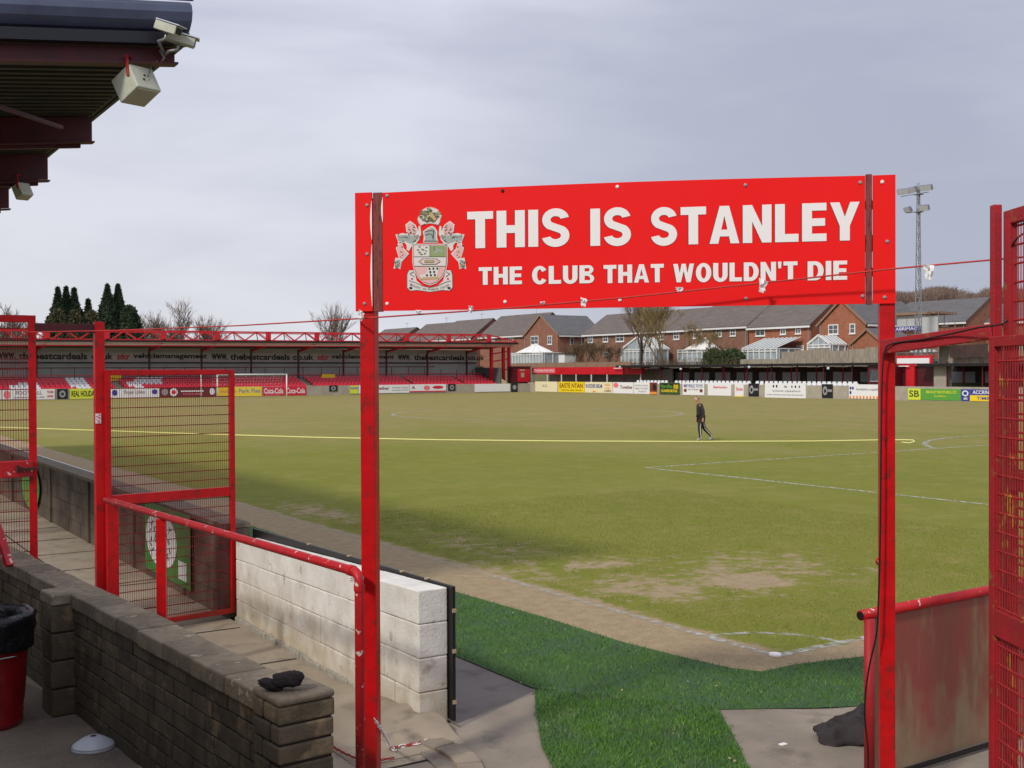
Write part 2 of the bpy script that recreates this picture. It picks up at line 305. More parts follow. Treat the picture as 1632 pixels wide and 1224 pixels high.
# pitch: one finely divided sheet with worn places stored per point
def pitch_material():
    m = bpy.data.materials.new('pitch'); MATS['pitch'] = m; m.use_nodes = True; t = m.node_tree; b = t.nodes['Principled BSDF']; n = t.nodes.new; l = t.links.new
    b.inputs['Roughness'].default_value = .95; b.inputs['Specular IOR Level'].default_value = .15
    co = n('ShaderNodeTexCoord').outputs['Object']
    def nse(sc, det=8, stretch=None, rg=.6):
        a = n('ShaderNodeTexNoise'); a.inputs['Scale'].default_value = sc; a.inputs['Detail'].default_value = det; a.inputs['Roughness'].default_value = rg
        if stretch:
            q = n('ShaderNodeMapping'); q.inputs['Scale'].default_value = stretch; l(co, q.inputs[0]); l(q.outputs[0], a.inputs[0])
        else: l(co, a.inputs[0])
        return a.outputs[0]
    def mr(x, a, b_, c=0, d=1):
        q = n('ShaderNodeMapRange'); q.inputs[1].default_value = a; q.inputs[2].default_value = b_; q.inputs[3].default_value = c; q.inputs[4].default_value = d; l(x, q.inputs[0]); return q.outputs[0]
    def mth(op, x, y):
        q = n('ShaderNodeMath'); q.operation = op
        for i, s in enumerate((x, y)):
            if isinstance(s, float): q.inputs[i].default_value = s
            else: l(s, q.inputs[i])
        q.use_clamp = False; return q.outputs[0]
    def mix(f, c1, c2):
        q = n('ShaderNodeMixRGB'); l(f, q.inputs[0])
        for i, s in ((1, c1), (2, c2)):
            if isinstance(s, tuple): q.inputs[i].default_value = s
            else: l(s, q.inputs[i])
        return q.outputs[0]
    dry = n('ShaderNodeAttribute'); dry.attribute_name = 'dry'; mud = n('ShaderNodeAttribute'); mud.attribute_name = 'mud'
    green = mix(mr(nse(.35), .4, .6), (.215, .226, .036, 1), (.255, .254, .046, 1))
    green = mix(mr(nse(22, 4), .35, .7), green, (.175, .192, .028, 1))
    green = mix(mr(nse(1.4, 9, None, .75), .50, .68), green, (.29, .25, .075, 1))
    green = mix(mr(nse(7, 8, None, .7), .55, .72), green, (.145, .17, .024, 1))
    green = mix(mr(nse(.16, 3, (.25, 2.2, 1)), .42, .60, 0, .35), green, (.20, .212, .026, 1))
    drc = mix(mr(nse(.8, 6), .4, .6), (.310, .258, .094, 1), (.268, .236, .074, 1))
    dm = mth('ADD', dry.outputs['Fac'], mth('MULTIPLY', mth('SUBTRACT', nse(.12, 8, (1, .55, 1)), .5), 1.6))
    dm = mth('ADD', dm, mth('MULTIPLY', mth('SUBTRACT', nse(3, 8), .5), .8))
    c = mix(mr(dm, .2, .8), green, drc)
    mudc = mix(mr(nse(6, 8), .35, .7), (.46, .34, .22, 1), (.35, .255, .165, 1))
    mm_ = mth('ADD', mud.outputs['Fac'], mth('MULTIPLY', mth('SUBTRACT', nse(2.6, 12, None, .78), .5), 2.3))
    c = mix(mth('MULTIPLY', mr(mm_, .40, .66), mr(nse(26, 6, None, .7), .30, .56, .45, 1.0)), c, mudc)
    l(c, b.inputs['Base Color'])
    a = nse(45, 6); q = n('ShaderNodeBump'); q.inputs['Strength'].default_value = .5; q.inputs['Distance'].default_value = .03; l(a, q.inputs['Height']); l(q.outputs[0], b.inputs['Normal'])
pitch_material()
xs = np.concatenate([np.arange(-1.3, 6, .12), np.arange(6, 20, .5), np.arange(20, 75.01, 1.0)]); ys = np.concatenate([np.arange(-1.2, 20, .15), np.arange(20, 60, .8), np.arange(60, 114.6, 1.5)])
Xg, Yg = np.meshgrid(xs, ys, indexing='ij'); nx, ny = Xg.shape
def ell(cx, cy, rx, ry, a=0):
    ca, sa = math.cos(a), math.sin(a); dx = (Xg-cx)*ca+(Yg-cy)*sa; dy = -(Xg-cx)*sa+(Yg-cy)*ca
    return np.clip(1.25-np.sqrt((dx/rx)**2+(dy/ry)**2), 0, 1)
mud = np.zeros_like(Xg)
sm = lambda x, a, b: np.clip((x-a)/(b-a), 0, 1)
mud = np.maximum(mud, 1.3*(1-sm(Xg, -.12, .32)))                         # trodden linesman's strip
mud = np.maximum(mud, 1.2*(1-sm(Yg, -.2, .12))*(1-sm(Xg, 1.2, 3)*.35))
mud = np.maximum(mud, .9*ell(2.5, 2.9, .95, .85, .5)); mud = np.maximum(mud, .62*ell(1.2, 3.2, 1.5, 1.6, .2)); mud = np.maximum(mud, .62*ell(1.7, 4.9, 1.1, .8, 0))
mud = np.maximum(mud, .6*ell(.8, 12.6, .9, 3.2, 0)); mud = np.maximum(mud, .5*ell(.5, 5.2, .7, 2.6)); mud = np.maximum(mud, .55*ell(.15, .2, 1.0, .8)*(1-ell(.55, .45, .35, .35)))
mud = np.maximum(mud, .50*ell(3.2, 3.4, 3.0, 2.4, .4)); mud = np.maximum(mud, .42*ell(1.2, 7, 1.4, 5)); mud = np.maximum(mud, .45*ell(32.4, 5, 8, 5)); mud = np.maximum(mud, .52*ell(32.4, 98, 7, 5)); mud = np.maximum(mud, .4*ell(32.4, 51, 8, 5)); mud = np.maximum(mud, .38*ell(30, 70, 4, 30))
dry = .12+.78*sm(Xg*.55+Yg*.75, 16, 52); 
vs = np.stack([Xg.ravel(), Yg.ravel(), np.full(nx*ny, .006)], 1)
ii, jj = np.meshgrid(np.arange(nx-1), np.arange(ny-1), indexing='ij'); a = (ii*ny+jj).ravel()
fs = np.stack([a, a+ny, a+ny+1, a+1], 1)
me = bpy.data.meshes.new('pitch'); me.from_pydata(vs.tolist(), [], fs.tolist()); me.update()
for nm, arr in (('mud', mud), ('dry', dry)):
    q = me.attributes.new(nm, 'FLOAT', 'POINT'); q.data.foreach_set('value', arr.ravel().astype(np.float32))
me.materials.append(MATS['pitch']); o = bpy.data.objects.new('pitch', me); COL.objects.link(o); tag(o, kind='structure')
# painted lines, worn through
m = bpy.data.materials.new('line_paint'); MATS['line_paint'] = m; m.use_nodes = True; t = m.node_tree; b = t.nodes['Principled BSDF']; b.inputs['Base Color'].default_value = (.50, .50, .44, 1); b.inputs['Roughness'].default_value = .9
co = t.nodes.new('ShaderNodeTexCoord'); a1 = t.nodes.new('ShaderNodeTexNoise'); a1.inputs['Scale'].default_value = 9; a1.inputs['Detail'].default_value = 8; t.links.new(co.outputs['Object'], a1.inputs[0])
q = t.nodes.new('ShaderNodeMapRange'); q.inputs[1].default_value = .40; q.inputs[2].default_value = .60; q.inputs[3].default_value = .05; q.inputs[4].default_value = .95; t.links.new(a1.outputs[0], q.inputs[0])
at_ = t.nodes.new('ShaderNodeAttribute'); at_.attribute_name = 'tint'
mu = t.nodes.new('ShaderNodeMath'); mu.operation = 'MULTIPLY'; t.links.new(q.outputs[0], mu.inputs[0]); t.links.new(at_.outputs['Fac'], mu.inputs[1]); t.links.new(mu.outputs[0], b.inputs['Alpha'])
W_, L_ = 64.83, 102.47; ln = MB(); LZ = .010
def line(p, q, wd=.12, t_=1.0, n=1):
    p = Vector((p[0], p[1], LZ)); q = Vector((q[0], q[1], LZ)); d = (q-p).normalized(); s_ = Vector((-d.y, d.x, 0))*wd/2
    ln.add([p-s_, q-s_, q+s_, p+s_], [(0, 1, 2, 3)], t_)
def arc(c, r, a0, a1, wd=.12, t_=1.0, n=48):
    vs = []; 
    for i in range(n+1):
        a_ = a0+(a1-a0)*i/n
        for rr in (r-wd/2, r+wd/2): vs.append((c[0]+rr*math.cos(a_), c[1]+rr*math.sin(a_), LZ))
    ln.add(vs, [(2*i, 2*i+1, 2*i+3, 2*i+2) for i in range(n)], t_)
line((0, .06), (0, 1.2), .10, 1.0); line((0, 1.2), (0, 5), .09, .75); line((0, 5), (0, L_), .09, .32); line((.06, 0), (W_, 0), .11, 1.0)
line((W_, .06), (W_, L_), .1, .8); line((.06, L_), (W_-.06, L_), .1, .8)
arc((0, 0), .92, .06, math.pi/2-.06, .09, .8, 16)
cx_ = W_/2
for y0, s_ in ((0, 1), (L_, -1)):
    line((cx_-20.16, y0+s_*.06), (cx_-20.16, y0+s_*16.44), .13, 1.3); line((cx_+20.16, y0+s_*.06), (cx_+20.16, y0+s_*16.44), .12, 1)
    line((cx_-20.22, y0+s_*16.5), (cx_+20.22, y0+s_*16.5), .15, 1.1)
    line((cx_-9.16, y0+s_*.06), (cx_-9.16, y0+s_*5.44), .12, 1); line((cx_+9.16, y0+s_*.06), (cx_+9.16, y0+s_*5.44), .12, 1); line((cx_-9.22, y0+s_*5.5), (cx_+9.22, y0+s_*5.5), .12, 1)
    a_ = math.asin(5.6/9.15)
    if s_ > 0: arc((cx_, 11), 9.15, a_+.005, math.pi-a_-.005, .18, 1.2)
    else: arc((cx_, L_-11), 9.15, -math.pi+a_, -a_, .18, .7)
line((.1, L_/2), (W_-.1, L_/2), .12, .5); arc((cx_, L_/2), 9.15, 0, 2*math.pi, .2, 1.2, 96)
tag(ln.build('pitch_markings', 'line_paint', origin=(0, 0, LZ)), kind='structure')
# artificial turf strip round the corner and the mat laid to the gate
turf_poly = [(-2.5, 70), (-2.5, .4), (-2.2, -.12), (-1.63, -.93), (-.95, -1.34), (-.5, -1.56), (1, -1.68), (30, -1.7), (30, -.75), (2.5, -.72), (.7, -.50), (-.08, -.33), (-.52, -.33), (-.66, -.1), (-.74, .3), (-.86, 1.2), (-.86, 2.5), (-.95, 4.3), (-.95, 70)]
mat_poly = [(-2.52, .32), (-2.78, -.06), (-3.28, -.87), (-3.48, -1.3), (-4.3, -3.4), (-3.3, -3.9), (-2.35, -1.98), (-1.96, -1.44), (-1.60, -.90), (-2.1, -.2)]
sheet('turf', 'turf', turf_poly, .014); sheet('turf_mat', 'turf', mat_poly, .020)
def inside(P, poly):
    x, y = P[:, 0], P[:, 1]; r = np.zeros(len(P), bool); n = len(poly)
    for i in range(n):
        x1, y1 = poly[i]; x2, y2 = poly[(i+1) % n]
        c = ((y1 > y) != (y2 > y)) & (x < (x2-x1)*(y-y1)/(y2-y1+1e-12)+x1); r ^= c
    return r
def blades(name, m, P, z, h, wd, lab, cat='grass'):
    n = len(P); a = rng.uniform(0, 2*np.pi, n); hh = h*rng.uniform(.5, 1.2, n); ww = wd*rng.uniform(.6, 1.3, n)
    lean = rng.normal(0, .45, (n, 2))*hh[:, None]
    v = np.zeros((n, 3, 3)); v[:, 0, 0] = P[:, 0]-np.cos(a)*ww/2; v[:, 0, 1] = P[:, 1]-np.sin(a)*ww/2; v[:, 1, 0] = P[:, 0]+np.cos(a)*ww/2; v[:, 1, 1] = P[:, 1]+np.sin(a)*ww/2
    v[:, :2, 2] = z; v[:, 2, 0] = P[:, 0]+lean[:, 0]; v[:, 2, 1] = P[:, 1]+lean[:, 1]; v[:, 2, 2] = z+hh
    me = bpy.data.meshes.new(name); me.vertices.add(3*n); me.vertices.foreach_set('co', v.ravel())
    me.loops.add(3*n); me.loops.foreach_set('vertex_index', np.arange(3*n)); me.polygons.add(n); me.polygons.foreach_set('loop_start', np.arange(0, 3*n, 3)); me.update(calc_edges=True)
    q = me.attributes.new('tint', 'FLOAT', 'FACE'); q.data.foreach_set('value', rng.uniform(0, 1, n).astype(np.float32))
    me.materials.append(MATS[m]); o = bpy.data.objects.new(name, me); COL.objects.link(o); return tag(o, lab, cat, kind='stuff')
def scatter(poly, bbox, n):
    P = np.stack([rng.uniform(bbox[0], bbox[1], n), rng.uniform(bbox[2], bbox[3], n)], 1); return P[inside(P, poly)]
P1 = np.concatenate([scatter(turf_poly, (-2.5, 3, -1.8, 5), 60000), scatter(turf_poly, (-2.5, 0, 5, 16), 16000)])
edge = P1+rng.normal(0, .025, P1.shape)
blades('turf_grass', 'turf_blade', edge, .014, .028, .007, 'green artificial grass pile of the strip round the pitch corner')
P2 = scatter(mat_poly, (-4.4, -1.5, -4, .4), 52000); blades('turf_mat_grass', 'turf_blade', P2+rng.normal(0, .015, P2.shape), .020, .032, .007, 'green artificial grass pile of the mat between gate posts and corner')
P3 = np.stack([rng.uniform(-.3, 9, 90000), rng.uniform(-.1, 12, 90000)], 1)
mi = np.clip(np.searchsorted(xs, P3[:, 0])-1, 0, nx-1); mj = np.clip(np.searchsorted(ys, P3[:, 1])-1, 0, ny-1)
nn = np.array([noise.fractal(Vector((p[0]*2.2, p[1]*2.2, 0)), 1, 2, 4) for p in P3])
P3 = P3[(mud[mi, mj]+nn*.35 < .35)]
blades('pitch_grass', 'grass_blade', P3, .006, .022, .007, 'short yellow green grass on the near corner of the pitch')
# scattered dead leaves and bits on turf and concrete: uncountable litter
lb = MB()
for k in range(60):
    x, y = random.uniform(-3.2, 1.5), random.uniform(-2.6, 3.2)
    a_ = random.uniform(0, 6.28); s_ = random.uniform(.006, .016); u_ = Vector((math.cos(a_), math.sin(a_), .2)).normalized()*s_; v_ = Vector((-math.sin(a_), math.cos(a_), .1))*s_*.7; c = Vector((x, y, .045 if (x > -2.5) else .02))
    lb.add([c-u_, c+v_, c+u_, c-v_], [(0, 1, 2, 3)])
tag(lb.build('leaf_litter', 'litter'), 'small pale bits and dead leaves strewn over the turf', 'litter', kind='stuff')
# banked land behind the far touchline, wooded hill beyond
hb = MB(); hx = [79, 81, 84, 95, 120, 200, 330, 600]; hz = [0, 1.6, 2.7, 3.3, 4.2, 9, 14, 17]
hy = [-120+i*20 for i in range(30)]
hb.add([(x, y, z+(.0 if x < 100 else 1.5*noise.noise(Vector((x*.01, y*.01, 0))))) for x, z in zip(hx, hz) for y in hy], [(i*30+j, (i+1)*30+j, (i+1)*30+j+1, i*30+j+1) for i in range(7) for j in range(29)])
o = hb.build('hillside', 'far_ground', origin=(79, 0, 0), smooth=True); tag(o, kind='structure')
hb = MB(); hx = [-300+i*40 for i in range(40)]
hb.add([(x, y, 2+z*(1+.4*noise.noise(Vector((x*.004, 3, 0))))) for y, z in ((330, 0), (380, 8), (460, 12), (700, 14)) for x in hx], [(i*40+j, i*40+j+1, (i+1)*40+j+1, (i+1)*40+j) for i in range(3) for j in range(39)])
o = hb.build('hills', 'wood_hill', origin=(0, 330, 0), smooth=True); tag(o, kind='structure')
# ================================================================== ENTRANCE SIGN
SL = Vector((-4.695, -.825, 0)); SR = Vector((-2.29, -3.14, 0)); sx = (SR-SL).normalized(); sn = Vector((sx.y, -sx.x, 0)); sn = sn if sn.dot(Vector(CAM.tolist())-SL) > 0 else -sn
def sp(u, v):
    r = Vector((fw+rt*(u-816)/F_PX+up*(612-v)/F_PX).tolist()); c = Vector(CAM.tolist()); t = (SL-c).dot(sn)/r.dot(sn); p = c+r*t
    return (p-SL).dot(sx), p.z
def S(s, z, off=0): return SL+sx*s+sn*off+Vector((0, 0, z))
sg = empty('entrance_sign', S(1.67, 0, 0), 'wide red sign board on two red posts with words THIS IS STANLEY', 'sign')
WID = (SR-SL).length
def panel_geo(s0, s1, z0, z1, n=24, bow=.006):
    b = MB(); vs = []; fs = []
    for i in range(n+1):
        s = s0+(s1-s0)*i/n; o_ = bow*math.sin(i/n*math.pi*3)*(.5)
        zt = z1+(.012*math.sin(i/n*math.pi) if n > 8 else 0)
        vs += [S(s, z0, o_), S(s, zt, o_), S(s, z0, o_-.012), S(s, zt, o_-.012)]
    for i in range(n):
        k = 4*i; fs += [(k, k+4, k+5, k+1), (k+2, k+3, k+7, k+6), (k+1, k+5, k+7, k+3), (k, k+2, k+6, k+4)]
    fs += [(0, 1, 3, 2), (4*n, 4*n+2, 4*n+3, 4*n+1)]
    b.add(vs, fs); return b
sA = sp(593, 400)[0]; sB = sp(610, 400)[0]; sC = sp(1379, 400)[0]; sD = sp(1391, 400)[0]
ZB, ZT = 3.09, 3.85
fix(panel_geo(sB, sC, ZB, ZT, 24, .0).build('sign_panel', 'sign_red', sg))
fix(panel_geo(0, sA, ZB, ZT+.005, 3, 0).build('side_panel', 'sign_red', sg)); fix(panel_geo(sD, WID, ZB, ZT, 3, 0).build('side_panel', 'sign_red', sg))
for (a_, c_, t_) in ((sA, sB, ZT+.004), (sC, sD, ZT+.01)):
    b = MB(); b.prism([S(a_+.004, ZB-.004, -.03), S(c_-.003, ZB-.004, -.03), S(c_-.003, t_, -.03), S(a_+.004, t_, -.03)], sn*.024); bevel(b.build('batten', 'batten_wood', sg), .004)
# pale curled edges beside the batten
b = MB()
for s0, zz0, zz1 in ((sA, 3.55, 3.80), (sA, 3.12, 3.52), (sB+.002, 3.66, 3.82)):
    pts = []; n = 10
    for i in range(n+1):
        z = zz0+(zz1-zz0)*i/n; w_ = .010*math.sin(math.pi*i/n)
        pts.append((S(s0-w_-.001, z, .004), S(s0+.001, z, .004)))
    b.add([p for q in pts for p in q], [(2*i, 2*i+1, 2*i+3, 2*i+2) for i in range(n)])
b.build('curled_edge', 'sign_white', sg)
# bolt heads
for (u, v, mt) in ((617, 312, 'steel'), (801, 303, 'dark_timber'), (984, 297, 'sign_white'), (1188, 295, 'steel'), (1371, 291, 'steel'), (617, 484, 'sign_white'), (805, 481, 'sign_white'), (988, 478, 'sign_white'), (1189, 476, 'steel'), (1375, 472, 'steel'), (585, 327, 'steel'), (585, 405, 'steel'), (581, 484, 'steel'), (1406, 290, 'sign_white'), (1414, 385, 'steel'), (1410, 474, 'steel')):
    s_, z_ = sp(u, v); b = MB(); p = S(s_, min(max(z_, ZB+.02), ZT-.015), 0); b.tube([p, p+sn*.004, p+sn*.008], [.011, .011, .006], 10); b.build('bolt', mt, sg, smooth=False)
def post_box(name, x, y, w_, z0, z1, m, parent, ang=0):
    b = MB(); a = Vector((math.cos(ang), math.sin(ang), 0)); c = Vector((-a.y, a.x, 0)); b.box((x, y, (z0+z1)/2), (w_, w_, z1-z0), (a, c, Vector((0, 0, 1)))); return bevel(b.build(name, m, parent), .006)
angS = math.atan2(sx.y, sx.x)
pl = S(sp(583, 400)[0], 0, -.064); pr = S(sp(1415, 400)[0], 0, -.058)
post_box('post', pl.x, pl.y, .098, 0, ZT-.03, 'red_paint', sg, angS); post_box('post', pr.x, pr.y, .088, 0, ZT-.03, 'red_paint', sg, angS)
b = MB(); b.prism([S(.0, 3.40, -.018), S(WID, 3.40, -.018), S(WID, 3.50, -.018), S(0, 3.50, -.018)], -sn*.001); 
for zc in (3.28, 3.68): b.bar(S(.1, zc, -.036), S(WID-.1, zc, -.036), .03, .05)
b.build('rear_rail', 'dark_timber', sg)
b = MB(); e0 = at(1408, 893, X=pr.x-.03); b.tube([e0+Vector((-.035*math.cos(a_)-.03, 0, .022*math.sin(a_))) + Vector((.0, .0, 0)) for a_ in np.linspace(0, 2*math.pi, 12)], .006, 6, False); b.build('ring', 'red_paint', sg, smooth=True)
# block letters: heavy strips and quads, one polygon per limb
HW = .285
def ringstrip(cx, cy, ro, rio, a0, a1, n=20):
    out = []
    for i in range(n+1):
        a = a0+(a1-a0)*i/n; out.append(((cx+ro[0]*math.cos(a), cy+ro[1]*math.sin(a)), (cx+rio[0]*math.cos(a), cy+rio[1]*math.sin(a))))
    return out
def glyph(ch):
    h = HW; q = []; st = []; w_ = .80
    R4 = lambda x0, y0, x1, y1: q.append([(x0, y0), (x1, y0), (x1, y1), (x0, y1)])
    if ch == 'T': w_ = .76; R4(0, .79, w_, 1); R4(.38-h/2, 0, .38+h/2, .79)
    elif ch == 'H': w_ = .82; R4(0, 0, h, 1); R4(w_-h, 0, w_, 1); R4(h, .39, w_-h, .60)
    elif ch == 'I': w_ = h; R4(0, 0, h, 1)
    elif ch == 'E': w_ = .70; R4(0, 0, h, 1); R4(h, 0, w_, .2); R4(h, .40, w_-.04, .60); R4(h, .8, w_, 1)
    elif ch == 'L': w_ = .68; R4(0, 0, h, 1); R4(h, 0, w_, .21)
    elif ch == 'N': w_ = .84; R4(0, 0, h-.01, 1); R4(w_-h+.01, 0, w_, 1); q.append([(h-.01, 1), (h-.01, .56), (w_-h+.01, 0), (w_-h+.01, .44)])
    elif ch == 'A':
        w_ = .88; m_ = w_/2; sl = (m_-.05-.26)/.72
        q.append([(0, 0), (.26, 0), (m_, .74), (m_, 1), (m_-.14, 1)]); q.append([(w_, 0), (w_-.14-(m_-.14), 1), (m_+.14, 1), (m_, 1), (m_, .74), (w_-.26, 0)][0:1]+[(m_+.14, 1), (m_, 1), (m_, .74), (w_-.26, 0)])
        k = (m_-.26)/.74; q.append([(.26+k*.19, .19), (w_-.26-k*.19, .19), (w_-.26-k*.37, .37), (.26+k*.37, .37)])
    elif ch == 'Y': w_ = .84; m_ = .42; q.append([(m_-h/2, 0), (m_+h/2, 0), (m_+h/2, .38), (w_, 1), (w_-.27, 1), (m_, .62), (.27, 1), (0, 1), (m_-h/2, .38)])
    elif ch == 'W': w_ = 1.16; q += [[(0, 1), (.19, 0), (.43, 0), (.37, .50), (.25, 1)], [(.43, 0), (.58, .62), (.58, 1), (.46, 1), (.37, .50)], [(.58, .62), (.73, 0), (.79, .50), (.70, 1), (.58, 1)], [(.73, 0), (.97, 0), (1.16, 1), (.91, 1), (.79, .50)]]
    elif ch == 'U': w_ = .80; R4(0, .36, h, 1); R4(w_-h, .36, w_, 1); st.append(ringstrip(.4, .36, (.4, .38), (.4-h, .18), math.pi, 2*math.pi))
    elif ch == 'O': w_ = .86; st.append(ringstrip(.43, .5, (.43, .52), (.43-h, .32), 0, 2*math.pi, 36))
    elif ch == 'C': w_ = .82; st.append(ringstrip(.43, .5, (.43, .52), (.43-h, .32), R(33), R(327), 32))
    elif ch == 'D': w_ = .82; R4(0, 0, h, 1); q.append([(h, 0), (.38, 0), (.38, .2), (h, .2)]); q.append([(h, .8), (.38, .8), (.38, 1), (h, 1)]); st.append(ringstrip(.38, .5, (.44, .5), (.44-h, .3), -math.pi/2, math.pi/2))
    elif ch == 'B':
        w_ = .80; R4(0, 0, h, 1)
        for y0, y1, xr in ((.51, 1, .76), (0, .51, .80)):
            yc = (y0+y1)/2; ro = (y1-y0)/2; R4(h, y0, .5, y0+.15 if y0 else .17); R4(h, y1-(.17 if y1 == 1 else .10), .5, y1); st.append(ringstrip(.5, yc, (xr-.5, ro), (xr-.5-.215, ro-.155), -math.pi/2, math.pi/2, 12))
    elif ch == 'S':
        w_ = .80; st_ = []
        top = ringstrip(.40, .715, (.385, .305), (.145, .095), R(12), R(232), 22); bot = ringstrip(.40, .285, (.395, .305), (.15, .095), R(52), R(-168), 22)
        bot = [(b_, a_) for a_, b_ in bot]     # inner edge of one bowl continues as the outer edge of the other
        st.append(top+bot)
    elif ch == "'": w_ = .20; q.append([(0, 1), (.03, .64), (.17, .64), (.20, 1)])
    return w_, q, st
def word(b, txt, u0, u1, vb0, vt0, vb1, vt1, off):
    s0, zb0 = sp(u0, vb0); _, zt0 = sp(u0, vt0); s1, zb1 = sp(u1, vb1); _, zt1 = sp(u1, vt1); zb = (zb0+zb1)/2; zt = (zt0+zt1)/2
    G = [glyph(c) for c in txt]; gap = .10; tot = sum(g[0] for g in G)+gap*(len(G)-1); kx = (s1-s0)/tot; ky = zt-zb; x = 0
    f = lambda p: S(s0+(x+p[0])*kx, zb+p[1]*ky, off)
    for w_, q, st in G:
        for pl_ in q: b.poly([f(p) for p in pl_])
        for sr in st: b.add([f(p) for pr_ in sr for p in pr_], [(2*i, 2*i+1, 2*i+3, 2*i+2) for i in range(len(sr)-1)])
        x += w_+gap
for off, mt, nm, du in ((.0015, 'ad_maroon', 'letter_edge', -1.1), (.003, 'sign_white', 'lettering', 0)):
    b = MB()
    def ln1(u): return 395.5-(u-745)*(11.5/625), 337-(u-745)*(14.0/625)
    def ln2(u): return 454-(u-763)*(8.0/587), 426-(u-763)*(10.5/587)
    for t_, a_, c_, fn in (('THIS', 745, 908, ln1), ('IS', 941, 1006, ln1), ('STANLEY', 1037, 1370, ln1), ('THE', 763, 832, ln2), ('CLUB', 848, 947, ln2), ('THAT', 962, 1058, ln2), ("WOULDN'T", 1073, 1271, ln2), ('DIE', 1287, 1350, ln2)):
        b0, t0 = fn(a_); b1, t1 = fn(c_); word(b, t_, a_+du, c_+du, b0-du*.3, t0-du*.3, b1-du*.3, t1-du*.3, off)
    b.build(nm, mt, sg)
# coat of arms printed on the board
def cp(x, y, lay): s_, z_ = sp(620+x*130/1061, 320+y*150/1224); return S(s_, z_, .001+.0007*lay)
CB = {}
def cpoly(mt, lay, pts, mirror=False, part='crest'):
    b = CB.setdefault((part, mt), MB()); b.poly([cp(x, y, lay) for x, y in pts])
    if mirror: b.poly([cp(1068-x, y, lay) for x, y in reversed(pts)])
def cline(mt, lay, pts, wd=7, mirror=False):
    for k in range(len(pts)-1):
        (x0, y0), (x1, y1) = pts[k], pts[k+1]; l_ = math.hypot(x1-x0, y1-y0) or 1; nx_, ny_ = -(y1-y0)/l_*wd/2, (x1-x0)/l_*wd/2
        cpoly(mt, lay+.01*k, [(x0-nx_, y0-ny_), (x1-nx_, y1-ny_), (x1+nx_, y1+ny_), (x0+nx_, y0+ny_)], mirror)
def cdot(mt, lay, x, y, rx, ry=None, n=9, mirror=False): ry = ry or rx; cpoly(mt, lay, [(x+rx*math.cos(2*math.pi*i/n), y+ry*math.sin(2*math.pi*i/n)) for i in range(n)], mirror)
sh = [(305, 560), (763, 560), (763, 800), (745, 900), (695, 1000), (615, 1075), (535, 1102), (455, 1075), (375, 1000), (325, 900), (305, 800)]
cpoly('crest_white', 3, sh); ins = lambda k: [((x-534)*k+534, (y-815)*k+815) for x, y in sh]
cpoly('crest_line', 4, ins(.955)); cpoly('crest_pink', 5, ins(.93))
cpoly('crest_white', 6, [(328, 585), (530, 585), (530, 725), (328, 725)]); cpoly('crest_green', 6, [(538, 585), (740, 585), (740, 725), (538, 725)]); cpoly('crest_white', 6, [(325, 735), (743, 735), (736, 848), (332, 848)])
cline('crest_line', 7, [(325, 730), (743, 730)]); cline('crest_line', 7.3, [(332, 852), (738, 852)]); cline('crest_line', 7.5, [(534, 580), (534, 728)], 6)
for x, y in ((400, 600), (450, 640), (490, 610), (470, 690), (400, 670), (430, 700), (380, 640)): cdot('crest_line', 7, x, y, 16, 10, 6)
for x, y in ((430, 630), (485, 655), (410, 690)): cdot('crest_green', 8, x, y, 15, 12, 6)
cpoly('crest_silver', 7, [(590, 605), (620, 610), (640, 635), (690, 635), (705, 660), (685, 690), (675, 655), (640, 660), (610, 690), (575, 680), (612, 650)]); cline('crest_line', 8, [(600, 595), (585, 625), (610, 640)], 7)
cpoly('crest_line', 7, [(385, 792), (435, 752), (620, 752), (678, 792), (620, 832), (435, 832)]); cpoly('crest_pink', 8, [(398, 792), (437, 761), (617, 761), (665, 792), (617, 823), (437, 823)]); cpoly('crest_white', 9, [(445, 765), (608, 765), (608, 819), (445, 819)]); cpoly('crest_olive', 10, [(465, 776), (594, 776), (594, 808), (465, 808)]); cpoly('crest_gold', 11, [(475, 785), (584, 785), (584, 800), (475, 800)])
cpoly('crest_white', 7, [(508, 862), (662, 862), (630, 985), (462, 1000), (450, 960), (490, 940)]); cpoly('crest_gold', 7.5, [(415, 1000), (640, 985), (648, 1015), (425, 1025)]); cpoly('crest_white', 7.7, [(400, 970), (450, 955), (470, 985), (425, 1010)])
for x, y in ((530, 885), (580, 882), (632, 882), (540, 928), (590, 926), (497, 970), (548, 968), (600, 966)): cdot('ink', 9, x, y, 14, 17, 6)
# crest on top: a clump of oak
tr = [(370, 240), (385, 200), (420, 185), (415, 130), (480, 90), (540, 80), (600, 95), (645, 120), (650, 160), (690, 195), (672, 240), (660, 300), (650, 322), (590, 305), (535, 298), (480, 305), (410, 325), (385, 285)]
cpoly('crest_pink', 3, tr); cpoly('crest_white', 4, [((x-532)*.92+532, (y-205)*.9+205) for x, y in tr])
for i in range(70):
    a_ = random.uniform(0, 6.28); r_ = random.uniform(.25, 1.05); cdot(random.choice(['crest_olive', 'crest_olive', 'crest_line', 'crest_green']), 5+i*.05, 530+125*r_*math.cos(a_), 190+88*r_*math.sin(a_), random.uniform(14, 28), random.uniform(10, 20), 6)
cpoly('crest_white', 9, [(410, 285), (450, 270), (470, 300), (430, 315)], True); cpoly('crest_gold', 9, [(520, 190), (560, 150), (620, 240), (600, 262)], False)
cpoly('crest_white', 3, [(440, 400), (480, 370), (520, 345), (560, 325), (600, 350), (630, 400), (625, 470), (645, 545), (445, 545), (455, 460)]); cpoly('crest_silver', 4, [(455, 405), (490, 385), (530, 360), (560, 345), (590, 365), (610, 410), (605, 470), (615, 520), (470, 520), (470, 460)])
